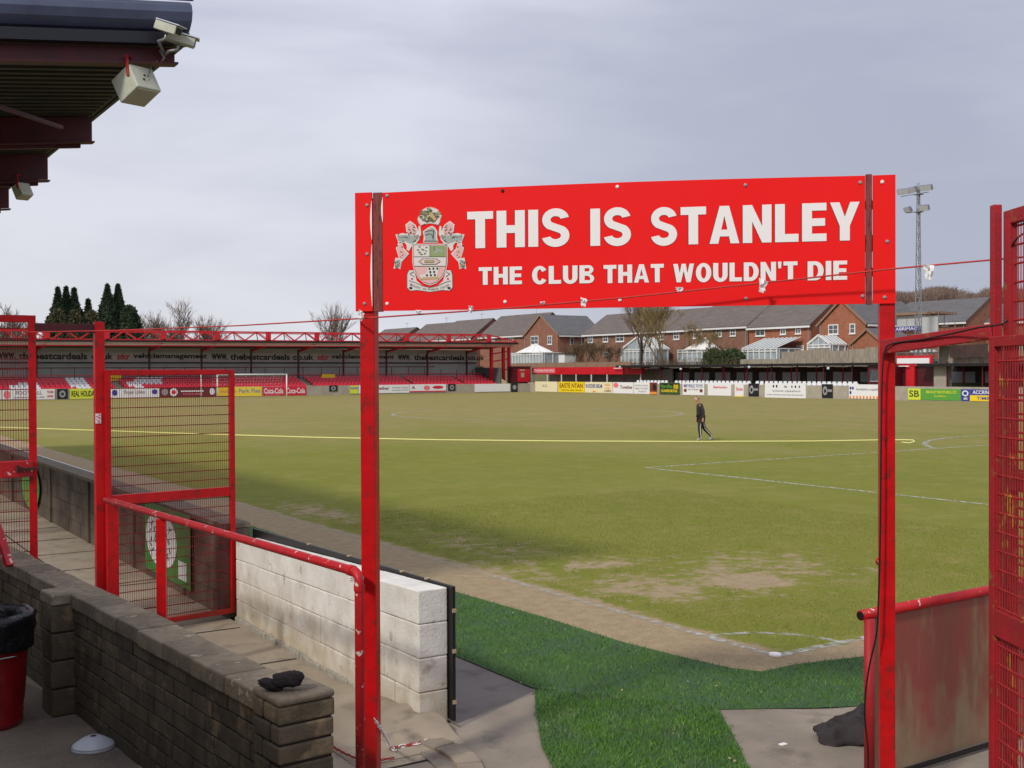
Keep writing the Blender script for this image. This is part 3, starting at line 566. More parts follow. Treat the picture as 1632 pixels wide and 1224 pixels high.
cline('crest_line', 6, [(470, 400), (560, 385), (590, 400)], 9); cline('crest_line', 7, [(470, 450), (520, 430), (560, 440), (570, 480)], 8); cline('crest_line', 8, [(455, 525), (640, 525)], 8); cline('ink', 9, [(585, 380), (575, 500)], 7)
ml = [(62, 890), (85, 740), (130, 748), (92, 620), (122, 545), (85, 440), (180, 420), (232, 432), (215, 310), (275, 262), (345, 312), (385, 395), (385, 330), (410, 330), (420, 430), (395, 505), (350, 560), (292, 600), (262, 655), (232, 640), (232, 585), (205, 545), (172, 550), (195, 620), (262, 690), (190, 770), (165, 795), (150, 890), (105, 870)]
cpoly('crest_white', 3, ml, True)
cpoly('crest_pink', 4, [(230, 320), (275, 280), (335, 325), (365, 400), (330, 450), (250, 440)], True); cpoly('crest_silver', 4.2, [(105, 450), (230, 445), (330, 460), (395, 440), (380, 500), (300, 560), (240, 540), (190, 520), (120, 520)], True)
cpoly('crest_pink', 4.4, [(105, 620), (145, 560), (165, 560), (185, 630), (240, 690), (180, 755), (135, 735)], True); cpoly('crest_silver', 4.6, [(85, 780), (145, 765), (150, 800), (130, 870), (80, 875)], True)
for i in range(60): 
    x, y = random.choice([(random.uniform(110, 400), random.uniform(430, 540)), (random.uniform(240, 350), random.uniform(330, 440)), (random.uniform(105, 190), random.uniform(580, 740)), (random.uniform(85, 140), random.uniform(780, 860))])
    cline(random.choice(['crest_line', 'ink', 'crest_line', 'crest_gold']), 6+i*.05, [(x, y), (x+random.uniform(-38, 38), y+random.uniform(-26, 26))], 8, True)
rb = [(240, 1035), (240, 960), (265, 905), (330, 905), (342, 960), (362, 1040), (430, 1100), (534, 1128), (638, 1100), (706, 1040), (726, 960), (738, 905), (803, 905), (822, 960), (825, 1130), (790, 1168), (700, 1160), (534, 1185), (370, 1160), (280, 1170), (240, 1130)]
cpoly('crest_line', 2, [((x-534)*1.02+534, (y-1045)*1.03+1045) for x, y in rb]); cpoly('crest_white', 2.6, rb)
cline('crest_line', 6, [(262, 1040), (340, 1062), (430, 1105), (534, 1128), (638, 1105), (728, 1062), (806, 1040)], 6); cdot('ink', 6, 285, 1135, 22, 16, 8, True); cdot('ad_red', 6, 300, 1015, 14, 12, 6, True); cline('crest_line', 6.5, [(330, 920), (275, 950), (330, 990)], 7, True)
# motto along the ribbon
mot = 'INDUSTRY AND PRUDENCE CONQUER'
for i, c in enumerate(mot):
    if c == ' ': continue
    f_ = i/(len(mot)-1)*2-1; x = 534+f_*245; y = 1152-58*f_*f_; p = cp(x-8, y+12, 9); q = cp(x+6, y+12-f_*7*-1, 9); r_ = cp(x-8, y-14, 9)
    CB.setdefault(('crest', 'ink'), MB()).text(c, p, (q-p).normalized(), (r_-p).normalized(), (q-p).length, (r_-p).length)
cr_root = None
for (part, mt), b in CB.items():
    if cr_root is None: cr_root = b.build('crest', mt, sg)
    else: b.build('crest_colour', mt, cr_root)

# ================================================================== ROPE WITH PAPER TAGS
rp = []
kn = [at(38, 529, d=10.95), at(60, 529, d=10.9), at(170, 527, d=10.6), at(380, 519, d=8.8), at(560, 508.5, d=7.30), at(583, 507, d=7.06), at(620, 504.5, d=7.02), at(800, 492, d=6.92), at(1000, 474, d=6.80), at(1215, 451, d=6.66), at(1427, 428, d=6.48), at(1560, 416, d=6.25), at(1650, 408, d=5.98)]
ro = empty('rope', kn[0], 'thin orange red rope strung from the left gate across the sign to the right gate', 'rope')
b = MB(); b.tube(kn, .0055, 6); 
b.tube([kn[0]+Vector((.03*math.cos(a), .01*math.sin(a*2), .03*math.sin(a))) for a in np.linspace(0, 15, 40)], .006, 5); b.build('cord', 'rope_red', ro, smooth=True)
for i, (u, v, d_, w_, h_, tl) in enumerate(((575, 503, 7.03, 12, 14, .6), (667, 497.5, 6.98, 9, 6, .1), (750, 493, 6.93, 8, 11, .2), (865, 482.5, 6.86, 9, 4, -.1), (930, 482, 6.82, 11, 13, .3), (1083, 461.5, 6.72, 13, 7, .0), (1215, 456, 6.64, 15, 20, .4), (1480, 434, 6.36, 17, 24, .15))):
    b = MB(); c = at(u, v, d=d_-.01); px = d_/F_PX; X_ = Vector(rt.tolist()); Z_ = Vector(up.tolist()); D_ = Vector(fw.tolist()); n_ = 5; vs = []
    for a in range(n_+1):
        for e in range(n_+1):
            xx = (a/n_-.5)*w_*px*(1-.45*e/n_); yy = (e/n_-.5)*h_*px
            vs.append(c+X_*(xx*math.cos(tl)-yy*math.sin(tl)*.4+.15*xx*random.uniform(-1, 1))-Z_*(yy+tl*xx)+D_*(.012*random.uniform(-1, 1)))
    b.add(vs, [(a*(n_+1)+e, (a+1)*(n_+1)+e, (a+1)*(n_+1)+e+1, a*(n_+1)+e+1) for a in range(n_) for e in range(n_)])
    o = b.build('paper_tag', 'paper', ro); sl = o.modifiers.new('s', 'SOLIDIFY'); sl.thickness = .002

# ================================================================== MESH GATES
def gate_leaf(root, P, Q, z0, z1, zc, st=.06, m='red_paint', wire='wire_dark', bot=True, cb=.10, pitch=.0235, hp=.1, rad=.0023, stile_w=None):
    P = Vector((P[0], P[1], 0)); Q = Vector((Q[0], Q[1], 0)); d = (Q-P).normalized(); s_ = Vector((-d.y, d.x, 0)); ln_ = (Q-P).length; Zv = Vector((0, 0, 1)); sw = stile_w or st
    b = MB()
    for e in (sw/2, ln_-sw/2): b.box(P+d*e+Zv*((z0+z1)/2), (sw, .045, z1-z0), (d, s_, Zv))
    b.box((P+Q)/2+Zv*(z1-st/2+.001), (ln_-2*sw-.0005, .042, st), (d, s_, Zv))
    if bot: b.box((P+Q)/2+Zv*(z0+st/2), (ln_-2*sw-.0005, .042, st), (d, s_, Zv))
    bevel(b.build('frame', m, root), .004)
    if zc: b = MB(); b.box((P+Q)/2+Zv*zc, (ln_-2*sw-.001, .040, cb), (d, s_, Zv)); bevel(b.build('crossbar', m, root), .004)
    b = MB(); x = sw
    while x < ln_-sw: p = P+d*x; b.tube([p+Zv*(z0+.02), p+Zv*(z1-.02)], rad, 4, False); x += pitch
    z = z0+hp*.8
    while z < z1-.03: b.tube([P+d*(sw*.5)+s_*.004+Zv*z, Q-d*(sw*.5)+s_*.004+Zv*z], rad*1.9, 4, False); z += hp
    b.build('wire_mesh', wire, root)
GY = 4.4
gp = empty('gate_frame', (-5.08, GY, 0), 'red steel gate post with dark lintel bar reaching left, across the walkway', 'gate frame')
post_box('post', -5.10, GY, .095, 0, 3.22, 'red_paint', gp); 
b = MB(); b.box(((-5.15-5.72)/2, GY+.0, 3.15), (.56, .07, .09)); bevel(b.build('lintel', 'dark_red_steel', gp), .004)
b = MB(); c = at(156.5, 667, Y=GY-.052); b.box(c, (.055, .004, .10)); o = b.build('sticker', 'paper', gp)
b = MB(); 
for i in range(9): b.box(c+Vector((random.uniform(-.02, .02), -.004, -.042+i*.0105)), (random.uniform(.01, .022), .002, .006))
b.build('sticker_print', 'ad_red', o)
gl = empty('mesh_gate', (-4.4, GY, 0), 'open red mesh gate leaf with crossbar standing between gate post and white wall', 'gate', 'red mesh gates')
gate_leaf(gl, (-5.062, GY-.075), (-3.655, GY+.10), .06, 2.73, 1.40, .055)
gl2 = empty('mesh_gate', (-6.4, GY, 0), 'red mesh gate leaf at the left edge with red latch box, rope knotted on it', 'gate', 'red mesh gates')
gate_leaf(gl2, (-7.3, GY+.25), (-5.70, GY-.01), .06, 3.27, None, .07)
b = MB(); c0 = at(22, 748, Y=GY-.02); b.box(c0, (.34, .06, .16)); bevel(b.build('latch_box', 'red_paint_worn', gl2), .006)
b = MB(); c0 = at(44, 747, Y=GY-.05); b.bx(c0.x-.09, c0.x+.07, c0.y-.03, c0.y+.01, c0.z-.012, c0.z+.012); b.bx(c0.x-.10, c0.x-.08, c0.y-.035, c0.y+.015, c0.z-.03, c0.z+.04); b.build('bolt_latch', 'dark_timber', gl2)
# strut at the foot of the left leaf, red
b = MB(); b.bar(at(-6, 838, d=10.3), at(15, 902, d=10.2), .07, .05); b.build('brace', 'red_paint_worn', gl2)

# right gates, seen almost edge on
gf = empty('gate_frame', (-2.26, -3.75, 0), 'tall red gate post on the right with red bar over to the sign post', 'gate frame')
gp_ = at(1587, 700, d=6.15); post_box('post', gp_.x, gp_.y, .050, 0, 3.60, 'red_paint_rust', gf, YAW*-1)
a0 = at(1408, 553, d=6.62); a1 = at(1584, 528, d=6.14); b = MB(); b.bar(a0, a1, .06, .085); bevel(b.build('overhead_bar', 'red_paint_rust', gf), .004)
def back(u, d0, d1, k=-.035):
    p = at(u, 594, d=d0); lat = (u-816)/F_PX*d0; l1 = lat-k*(d0-d1)*1.0; q = Vector((CAM+fw*d1+rt*l1).tolist()); return (p.x, p.y), (q.x, q.y)
g3 = empty('mesh_gate', (-2.3, -4.3, 0), 'tallest red mesh gate leaf at the right edge, yellow rust on its wires', 'gate', 'red mesh gates')
mat('wire_rust', srgb(176, 40, 44), srgb(150, 36, 40), 20, rough=.6, c3=srgb(186, 130, 46), s3=6, lo3=.60, hi3=.67)
P_, Q_ = back(1605, 6.05, 4.5); gate_leaf(g3, P_, Q_, .08, 3.55, 2.1, .075, 'red_paint_rust', 'wire_rust', rad=.0034, hp=.1, pitch=.026)
g4 = empty('mesh_gate', (-2.4, -4.4, 0), 'lower red mesh gate leaf folded back in front of the tallest one', 'gate', 'red mesh gates')
P_, Q_ = back(1582, 5.95, 4.2); gate_leaf(g4, P_, Q_, .06, 2.87, 1.36, .055, 'red_paint_rust', 'wire_rust', rad=.0036, hp=.1, pitch=.028, cb=.14)
# cable
cb_ = MB(); pts = [at(1650, 366, d=5.9), at(1630, 373, d=5.9), at(1617, 385, d=5.95), at(1611, 402, d=5.98), at(1611, 440, d=6.0), at(1613, 480, d=6.0), at(1611, 500, d=6.0), at(1603, 512, d=6.0), at(1590, 518, d=6.02), at(1560, 522, d=6.1), at(1520, 531, d=6.25), at(1470, 541, d=6.4), at(1437, 545, d=6.5), at(1418, 549, d=6.54), at(1410, 560, d=6.56), at(1406, 600, d=6.57), at(1404.5, 700, d=6.57), at(1403, 850, d=6.57), at(1400, 960, d=6.57), at(1397, 1010, d=6.57), at(1388, 1050, d=6.6), at(1381, 1090, d=6.62), at(1378, 1140, d=6.64), at(1383, 1190, d=6.66), at(1384, 1240, d=6.68)]
sm_ = []
for i in range(len(pts)-1):
    p0, p1, p2, p3 = pts[max(i-1, 0)], pts[i], pts[i+1], pts[min(i+2, len(pts)-1)]
    for t_ in (0, .33, .66): sm_.append(.5*((2*p1)+(p2-p0)*t_+(2*p0-5*p1+4*p2-p3)*t_*t_+(3*p1-p0-3*p2+p3)*t_**3))
cb_.tube(sm_+[pts[-1]], .0052, 7); tag(cb_.build('cable', 'black_rubber', smooth=True), 'black cable drooping from the right gate along the bar and down the sign post', 'cable')

# ================================================================== RAILS AND PANEL
def chips(b_, pts): pass
hr_ = empty('handrail', (-4.76, -1.01, 0), 'red tubular handrail with chipped paint running back from the left sign post', 'handrail')
h0 = Vector((-4.765, -1.005, 1.43)); h1 = Vector((-5.10, 4.16, 1.43)); hd = (h1-h0).normalized()
b = MB(); el = [h0+hd*.0-Vector((0, 0, .07))+hd*(.07-.07*math.cos(a))+Vector((0, 0, .07*math.sin(a))) for a in np.linspace(0, math.pi/2, 7)]
b.tube([h0+Vector((0, 0, -1.43))]+el+[h1], .031, 14); b.build('rail', 'red_paint_worn', hr_, smooth=True)
b = MB(); b.tube([h0+Vector((0, 0, -.115)), h0+Vector((0, 0, -.075))], .036, 14); b.tube([h0+hd*.075, h0+hd*.13], .036, 14); b.build('elbow_joint', 'red_paint_worn', hr_)
sp_ = at(281, 842, d=10.0); t_ = (sp_.y-h0.y)/(h1.y-h0.y); p = h0.lerp(h1, t_)
b = MB(); b.box((p.x, p.y, .70), (.085, .03, 1.40), (Vector(rt0.tolist()), Vector((fw[0], fw[1], 0)).normalized(), Vector((0, 0, 1)))); bevel(b.build('support', 'red_paint', hr_), .003)
b = MB(); b.box((-5.055, 4.08, .69), (.11, .05, 1.38)); bevel(b.build('support', 'red_paint', hr_), .003)
b = MB()
for k in range(14): a = k*.9; b.tube([h0+Vector((.045*math.cos(a), .045*math.sin(a)+.03, -.06+.002*k)), h0+Vector((.045*math.cos(a+.9), .045*math.sin(a+.9)+.03, -.06+.002*(k+1)))], .0016, 4, False)
b.build('binding_wire', 'steel', hr_)
br = empty('barrier', (-1.2, -2.68, 0), 'weathered brown red boarded barrier with tubular red top rail right of the sign post', 'barrier')
b = MB(); b.tube([(-2.02, -2.66, 1.12), (.9, -2.62, 1.13)], .034, 14); b.build('rail', 'red_paint_worn', br, smooth=True)
b = MB(); b.tube([(-2.021, -2.66, 1.12), (-2.028, -2.66, 1.12)], .026, 14); b.build('rail_bore', 'black_rubber', br)
b = MB(); b.tube([(-1.985, -2.70, 0), (-1.985, -2.70, 1.10)], .034, 12); b.build('post', 'red_paint_rust', br, smooth=True)
b = MB(); b.tube([(.7, -2.70, 0), (.7, -2.70, 1.10)], .034, 12); b.build('post', 'red_paint_rust', br, smooth=True)
b = MB(); b.prism([(-1.90, -2.66, .05), (.9, -2.62, .06), (.9, -2.62, 1.09), (-1.90, -2.66, 1.085)], (0, .018, 0)); fix(b.build('panel', 'ply_panel', br))
b = MB(); b.bx(-1.905, .9, -2.69, -2.665, .03, .055); b.build('bottom_edge', 'black_rubber', br)

# ================================================================== WALLS
def brick_run(A, B, th, n, ch, bl, m, root, name, z0=0, jit=.004, gap=.010, mort='mortar_dark', bev=.006, end_jit=0):
    A = Vector((A[0], A[1], 0)); B = Vector((B[0], B[1], 0)); d = (B-A).normalized(); s_ = Vector((-d.y, d.x, 0)); ln_ = (B-A).length; Zv = Vector((0, 0, 1)); b = MB(); c = MB()
    c.box((A+B)/2+Zv*(z0+n*ch/2-.004), (ln_-.03, th-.026, n*ch-.008), (d, s_, Zv))
    for k in range(n):
        x = -bl*.5 if k % 2 else 0
        while x < ln_-.02:
            l_ = bl*random.uniform(.93, 1.07); x0 = max(x, 0); x1 = min(x+l_, ln_)
            if x1-x0 > .05: b.box(A+d*((x0+x1)/2)+s_*random.uniform(-jit, jit)+Zv*(z0+(k+.5)*ch+random.uniform(-.002, .002)), (x1-x0-gap, th+random.uniform(-jit, jit), ch-gap), (d, s_, Zv))
            x += l_
    o = b.build(name, m, root)
    if bev: bevel(o, bev, 2)
    c.build('mortar', mort, o)
    return o
bw = empty('brick_wall', (-5.8, 1, 0), 'low dark stone brick wall with worn coping and piers beside the pavement', 'wall')
wa = Vector((-5.50, -1.72, 0)); wb = Vector((-6.08, 5.6, 0)); wd_ = (wb-wa).normalized(); ws = Vector((-wd_.y, wd_.x, 0))
brick_run(wa+wd_*.16, wb, .22, 8, .105, .33, 'dark_brick', bw, 'brickwork')
b = MB(); x = .17; ln_ = (wb-wa).length; Zv = Vector((0, 0, 1))
while x < ln_:
    l_ = random.uniform(.42, .5); b.box(wa+wd_*(x+l_/2)+ws*random.uniform(-.006, .006)+Zv*(.84+.057+random.uniform(-.004, .004)), (l_-.008, .275+random.uniform(-.01, .01), .112), (wd_, ws, Zv)); x += l_
bevel(b.build('coping', 'coping', bw), .012, 3)
pp = wa+Vector((-.0, 0, 0)); 
o = brick_run(pp-wd_*.16, pp+wd_*.155, .33, 9, .105, .2, 'dark_brick', bw, 'pier', bev=.012)
b = MB(); b.box(pp+Zv*(.945+.02), (.325, .34, .045), (wd_, ws, Zv)); o = bevel(b.build('pier_cap', 'coping', bw), .02, 3)
t_ = (2.0-wa.y)/(wb.y-wa.y); pp = wa.lerp(wb, t_)+ws*.16
brick_run(pp-wd_*.15, pp+wd_*.15, .24, 4, .219, .5, 'dark_brick', bw, 'pier', bev=.012)
b = MB(); b.box(pp+Zv*(.875+.045), (.31, .25, .09), (wd_, ws, Zv)); bevel(b.build('pier_cap', 'coping', bw), .015, 3)
ww = empty('perimeter_wall', (-3.61, 2.2, 0), 'white painted block wall end beside the walkway, black board fixed along its back', 'wall')
wo_ = brick_run((-3.675, .0), (-3.548, 4.42), .25, 4, .262, .45, 'white_block', ww, 'blockwork', gap=.005, mort='mortar', bev=.010, jit=.003)
for o_ in [wo_]+list(wo_.children):
    for v in o_.data.vertices: v.co.z *= 1-.165*max(0, v.co.y+2.2)/4.4
b = MB(); b.prism([(-3.545, -.07, .03), (-3.415, 4.6, .03), (-3.415, 4.6, .955), (-3.545, -.07, 1.06)], (.026, 0, 0)); bevel(b.build('back_board', 'black_board', ww), .003)
b = MB()
for z_ in (.16, .55, .86): b.bx(-3.547, -3.517, -.076, -.068, z_, z_+.03)
for y_ in (.35, .8, 1.9, 2.9): xx_ = -3.545+.0278*y_; b.bx(xx_-.008, xx_+.03, y_, y_+.03, 1.056-.0225*y_, 1.066-.0225*y_)
b.build('clip', 'litter', ww)
gw = empty('perimeter_wall', (-3.61, 20, 0), 'long grey unpainted block wall running away beside the pitch behind the gate', 'wall')
brick_run((-3.615, 4.51), (-3.615, 60), .26, 4, .245, .45, 'grey_block', gw, 'blockwork', gap=.008, bev=0)
b = MB(); b.bx(-3.77, -3.47, 4.52, 60, .985, 1.035); b.build('coping', 'coping', gw)
b = MB()
for k, y_ in enumerate((6.0, 8.3, 11, 14, 18)): b.bx(-3.775, -3.745, y_, y_+.22, .02, .98)
b.build('pilaster', 'grey_block', gw)
b = MB(); b.bx(-3.3, -3.24, 12, 34, 0, .92); o = b.build('advert_board', 'black_board'); tag(o, 'dark advert board with thin white top edge standing behind the long grey wall', 'advert board')
b2 = MB(); b2.bx(-3.31, -3.23, 12, 34, .921, .955); b2.build('top_edge', 'upvc', o)
# painted round target on green
gb = empty('wall_poster', (-3.78, 7.5, .3), 'green board with white oval and black scrawl on the grey wall, behind the mesh gate', 'poster')
G0 = at(232, 860, X=-3.79); G1 = at(303, 880, X=-3.79); y_a, y_b = min(G0.y, G1.y), max(G0.y, G1.y)
b = MB(); b.bx(-3.792, -3.782, y_a, y_b, .12, 1.0); b.build('board', 'green_paint', gb)
b = MB(); yc = y_a*.38+y_b*.62; b.prism([(-3.797, yc+.68*math.cos(a), .58+.36*math.sin(a)) for a in np.linspace(0, 2*math.pi, 36)[:-1]], (.002, 0, 0)); fix(b.build('oval', 'paper', gb))
b = MB()
for row in range(3):
    for k in range(6):
        yy = yc+.42-k*.16; zz = .72-row*.16
        for j in range(3): p0 = Vector((-3.80, yy+random.uniform(-.05, .05), zz+random.uniform(-.05, .05))); p1 = p0+Vector((0, random.uniform(-.09, .09), random.uniform(-.07, .07))); b.bar(p0, p1, .004, .014)
b.build('scrawl', 'black_paint', gb)
b = MB(); b.bx(-3.797, -3.793, y_a+.12, y_a+.45, .2, .42); b.build('label', 'paper', gb)
b = MB(); b.prism([(-3.795, 15.8+.9*math.cos(a), .52+.44*math.sin(a)) for a in np.linspace(0, 2*math.pi, 30)[:-1]], (.006, 0, 0)); o = fix(b.build('wall_disc', 'ad_green')); tag(o, 'faded green round emblem on the far part of the grey wall', 'poster')
# rubble ramp of mortar at the foot of the white wall
b = MB(); nx_, ny_ = 16, 40; vs = []
for i in range(nx_+1):
    for j in range(ny_+1):
        x = -4.55+i*.86/nx_; y = -.5+j*2.6/ny_; h_ = .13*max(0, 1-abs(y-.15)/1.4)*max(0, min(1, (x+4.35)/.5))*(1 if y > -.2 else max(0, (y+.5)/.3)); vs.append((x, y, .004+h_+.03*noise.noise(Vector((x*7, y*7, 0)))*min(1, h_*12)))
b.add(vs, [(i*(ny_+1)+j, (i+1)*(ny_+1)+j, (i+1)*(ny_+1)+j+1, i*(ny_+1)+j+1) for i in range(nx_) for j in range(ny_)]); tag(b.build('mortar_fillet', 'slab_floor', smooth=True), kind='structure')
b = MB()
for k in range(26):
    t0 = k/26; b.box((-3.80+.12*t0+random.uniform(-.02, .02), .3+4.1*t0, .02), (.05, .16, .05+.03*random.random()), (Vector((1, 0, 0)), Vector((0, 1, 0)), Vector((0, 0, 1))))
tag(bevel(b.build('kerb', 'mortar'), .01), kind='structure')
# curved row of kerb stones in the gateway
b = MB()
for k in range(6):
    a0, a1 = R(-58+k*13), R(-58+k*13+12.3); vs = []
    for a in (a0, (a0+a1)/2, a1):
        for r in (.80, .98): vs += [(-4.75+r*math.cos(a), -.62+r*math.sin(a), z) for z in (.0, .034+.004*(k % 2))]
    b.add(vs, [(1, 3, 7, 5), (5, 7, 11, 9), (0, 1, 5, 4), (4, 5, 9, 8), (2, 6, 7, 3), (6, 10, 11, 7), (0, 2, 3, 1), (8, 9, 11, 10)])
tag(bevel(b.build('kerb', 'paver'), .01), kind='structure')

# ================================================================== SMALL FOREGROUND THINGS
bn = empty('litter_bin', (-6.62, 2.0, 0), 'red metal dustbin with black bin bag folded over its rim at the left edge', 'bin')
bc = (-6.49, 1.925, 0)
prof = [(.0, .0), (.225, .0), (.232, .03), (.235, .06), (.228, .07), (.24, .11), (.232, .125), (.245, .2), (.262, .45), (.278, .66), (.288, .70)]
b = MB(); b.lathe(prof, bc, 36); b.build('bin_body', 'bin_red', bn, smooth=True)
b = MB(); b.lathe([(.26, .60), (.315, .60), (.325, .64), (.32, .70), (.335, .74), (.325, .80), (.335, .85), (.30, .875), (.26, .86), (.24, .80), (.235, .5), (0, .45)], bc, 48, wob=.11); b.build('bin_bag', 'bin_bag', bn, smooth=True)
b = MB(); hx_ = Vector(bc)+Vector((.02, -.255, .56)); b.tube([hx_+Vector((-.13, .0, 0)), hx_+Vector((-.11, -.04, 0)), hx_+Vector((.10, -.045, .01)), hx_+Vector((.13, .0, .0))], .006, 6); b.build('handle', 'steel', bn, smooth=True)
b = MB(); cc = Vector((-5.955, .93, 0)); b.lathe([(.0, .085), (.03, .088), (.05, .085), (.09, .066), (.125, .042), (.142, .030), (.147, .022), (.150, .014), (.151, .002), (.12, .002)], cc, 40); o = b.build('marker_cone', 'plastic_white', smooth=True); tag(o, 'stack of low white training marker discs on the pavement by the brick wall', 'marker cone')
b2 = MB(); b2.lathe([(.0, .0895), (.018, .0895), (.022, .0885)], cc, 20); b2.build('centre_hole', 'black_rubber', o); b2 = MB(); b2.lathe([(.1445, .0275), (.1485, .023), (.1475, .0195)], cc, 40); b2.build('lower_disc_rim', 'ad_grey', o)
def blob(name, m, c, rad, axes, amp, fr, seed, parent=None, flat=0):
    bm = bmesh.new(); bmesh.ops.create_icosphere(bm, subdivisions=4, radius=1); X_, Y_, Z_ = axes; b = MB(); vs = []
    for v in bm.verts:
        p = v.co.copy(); k = 1+amp*noise.fractal(p*fr+Vector((seed, 0, 0)), .8, 2, 4); q = Vector((p.x*rad[0]*k, p.y*rad[1]*k, max(p.z, -flat if flat else -1)*rad[2]*k)); vs.append(Vector(c)+X_*q.x+Y_*q.y+Z_*q.z)
    b.add(vs, [tuple(v.index for v in f.verts) for f in bm.faces]); bm.free(); return b.build(name, m, parent, smooth=True)
RX = Vector(rt0.tolist()); FY = Vector((fw[0], fw[1], 0)).normalized(); UZ = Vector((0, 0, 1))
hc = at(447, 1108, d=6.0); hc.z = 1.035
bt = empty('woolly_glove', (hc.x, hc.y, .99), 'dark woollen glove dropped on the end pier of the brick wall', 'glove')
tl_ = Vector((math.cos(.35), 0, math.sin(.35)))
blob('palm', 'dark_wool', hc+RX*.035+UZ*.012, (.078, .06, .042), (RX, FY, UZ), .20, 1.2, 3.1, bt)
blob('cuff', 'dark_wool', hc-RX*.055-UZ*.012, (.066, .048, .028), ((RX-UZ*.25).normalized(), FY, UZ), .20, 1.4, 7.7, bt)
blob('fingers', 'dark_wool', hc+RX*.085+UZ*.028, (.042, .045, .032), (RX, FY, UZ), .18, 1.5, 1.7, bt)
# dark cloth sheet slumped on the concrete behind the right post
jk = MB(); nx_, ny_ = 40, 26; vs = []; jc = Vector((-1.52, -1.84, 0)); jx = Vector((.80, -.60, 0)); jy = Vector((.60, .80, 0))
for i in range(nx_+1):
    for j in range(ny_+1):
        a = i/nx_; e = j/ny_*2-1; x = a*.62; wdt = (.10+.22*a)*(1+.15*math.sin(a*9)); y = e*wdt+.03*math.sin(a*13+e*3)
        h_ = (.06+.13*min(1, a*1.8))*max(0, 1-abs(e)**2.2)*(1+.45*noise.noise(Vector((a*6, e*3.5, 1))))-.075*abs(noise.noise(Vector((a*4+e*2, e*3-a*2, 4))))**.6+.04
        if a < .1: h_ *= .75+a*2.5
        vs.append(jc+jx*x+jy*y+UZ*(.012+h_))
jk.add(vs, [(i*(ny_+1)+j, (i+1)*(ny_+1)+j, (i+1)*(ny_+1)+j+1, i*(ny_+1)+j+1) for i in range(nx_) for j in range(ny_)]); o = jk.build('groundsheet', 'grey_cloth', smooth=True); s_ = o.modifiers.new('s', 'SOLIDIFY'); s_.thickness = .006
tag(o, 'dark grey cloth sheet slumped on the concrete behind the right sign post', 'cloth')
# plastic chain, red and white links
ch = empty('barrier_chain', (-4.5, -.3, 0), 'red and white plastic chain hanging from the left sign post and lying on the ground', 'chain')
def zg(p): return Vector((p.x, p.y, .03))
path_a = [at(597, 1146, d=7.14), at(606, 1160, d=7.25), at(615, 1176, d=7.5), zg(at(622, 1190, z=.03)), zg(at(630, 1196, z=.03))]
path_b = [zg(at(u, v, z=.03)) for u, v in ((627, 1208), (600, 1212), (575, 1212), (548, 1200), (520, 1184))]
path_c = [zg(at(u, v, z=.03)) for u, v in ((622, 1193), (645, 1188), (668, 1185), (686, 1178))]
def links(b_, path, sz=.020, sp_=.030, sel=lambda k: True):
    P = [path[0]]; 
    for i in range(len(path)-1):
        n = max(1, int((path[i+1]-path[i]).length/sp_)); P += [path[i].lerp(path[i+1], (k+1)/n) for k in range(n)]
    for k in range(len(P)-1):
        if not sel(k): continue
        d = (P[k+1]-P[k]); l_ = d.length; d.normalize(); s1 = d.cross(UZ if abs(d.z) < .9 else RX).normalized(); s2 = d.cross(s1).normalized(); q = s1 if k % 2 else (s2*.7+s1*.7).normalized(); c = (P[k]+P[k+1])/2
        b_.tube([c+d*(l_*.72*math.cos(a))+q*(.012*math.sin(a)) for a in np.linspace(0, 2*math.pi, 11)], .0038, 5, False)
bwh, brd = MB(), MB(); links(bwh, path_a); links(brd, path_b); links(brd, path_c, sel=lambda k: k % 3 != 2); links(bwh, path_c, sel=lambda k: k % 3 == 2); links(bwh, path_b, sel=lambda k: False)
bwh.build('white_links', 'sign_white', ch, smooth=True); brd.build('red_links', 'red_paint', ch, smooth=True)
for k in range(5): 
    p = at(random.uniform(600, 690), random.uniform(1150, 1215), z=0)
    lbm = MB(); 
o = MB(); o.lathe([(0, .028), (.02, .028), (.055, .022), (.06, .012), (.06, .0)], (.01, .01, .008), 20); tag(o.build('flag_socket', 'sign_white', smooth=True), 'small white socket for the corner flag where the pitch lines meet', 'flag socket')
o = MB(); o.box(at(1248, 1186, z=.012), (.06, .04, .008)); tag(bevel(o.build('paper_scrap', 'paper'), .003), 'white paper scrap lying on the concrete right of the turf mat', 'litter')

# ================================================================== NEAR STAND ROOF
sl_ = .126; zr = lambda x: (x+4.5)*sl_
st = empty('stand_roof', (-8, 10, 0), 'dark underside of the near stand roof with red beams at the top left', 'stand')
def sloped(b, x0, x1, y0, y1, za, zb_, tint=None):
    vs = [(x, y, z+zr(x)) for x in (x0, x1) for y in (y0, y1) for z in (za, zb_)]; b.add(vs, [(0, 1, 3, 2), (4, 6, 7, 5), (0, 4, 5, 1), (2, 3, 7, 6), (0, 2, 6, 4), (1, 5, 7, 3)], tint)
b = MB(); sloped(b, -9.3, -4.50, 3.60, 34, 5.93, 6.06)
y = 3.8
while y < 33: sloped(b, -9.3, -4.56, y, y+.07, 5.905, 5.929); y += .20
fix(b.build('roof_sheet', 'roof_under', st))
b = MB(); prof = [(-.02, 5.95), (-.02, 6.02), (-.10, 6.05), (-.17, 6.12), (-.19, 6.20), (-.17, 6.27), (-.10, 6.32), (.10, 6.34), (.10, 5.98)]
x0, x1 = -9.3, -4.42
for (za, zb_, mt, nm) in ((0, 0, 'fascia', 'fascia'),):
    n = len(prof); vs = [(x, 3.60+dy, z+zr(x)) for x in (x0, x1) for dy, z in prof]; b.add(vs, [(i, (i+1) % n, (i+1) % n+n, i+n) for i in range(n)]+[tuple(range(n)), tuple(range(2*n-1, n-1, -1))])
fix(b.build('fascia', 'fascia', st))
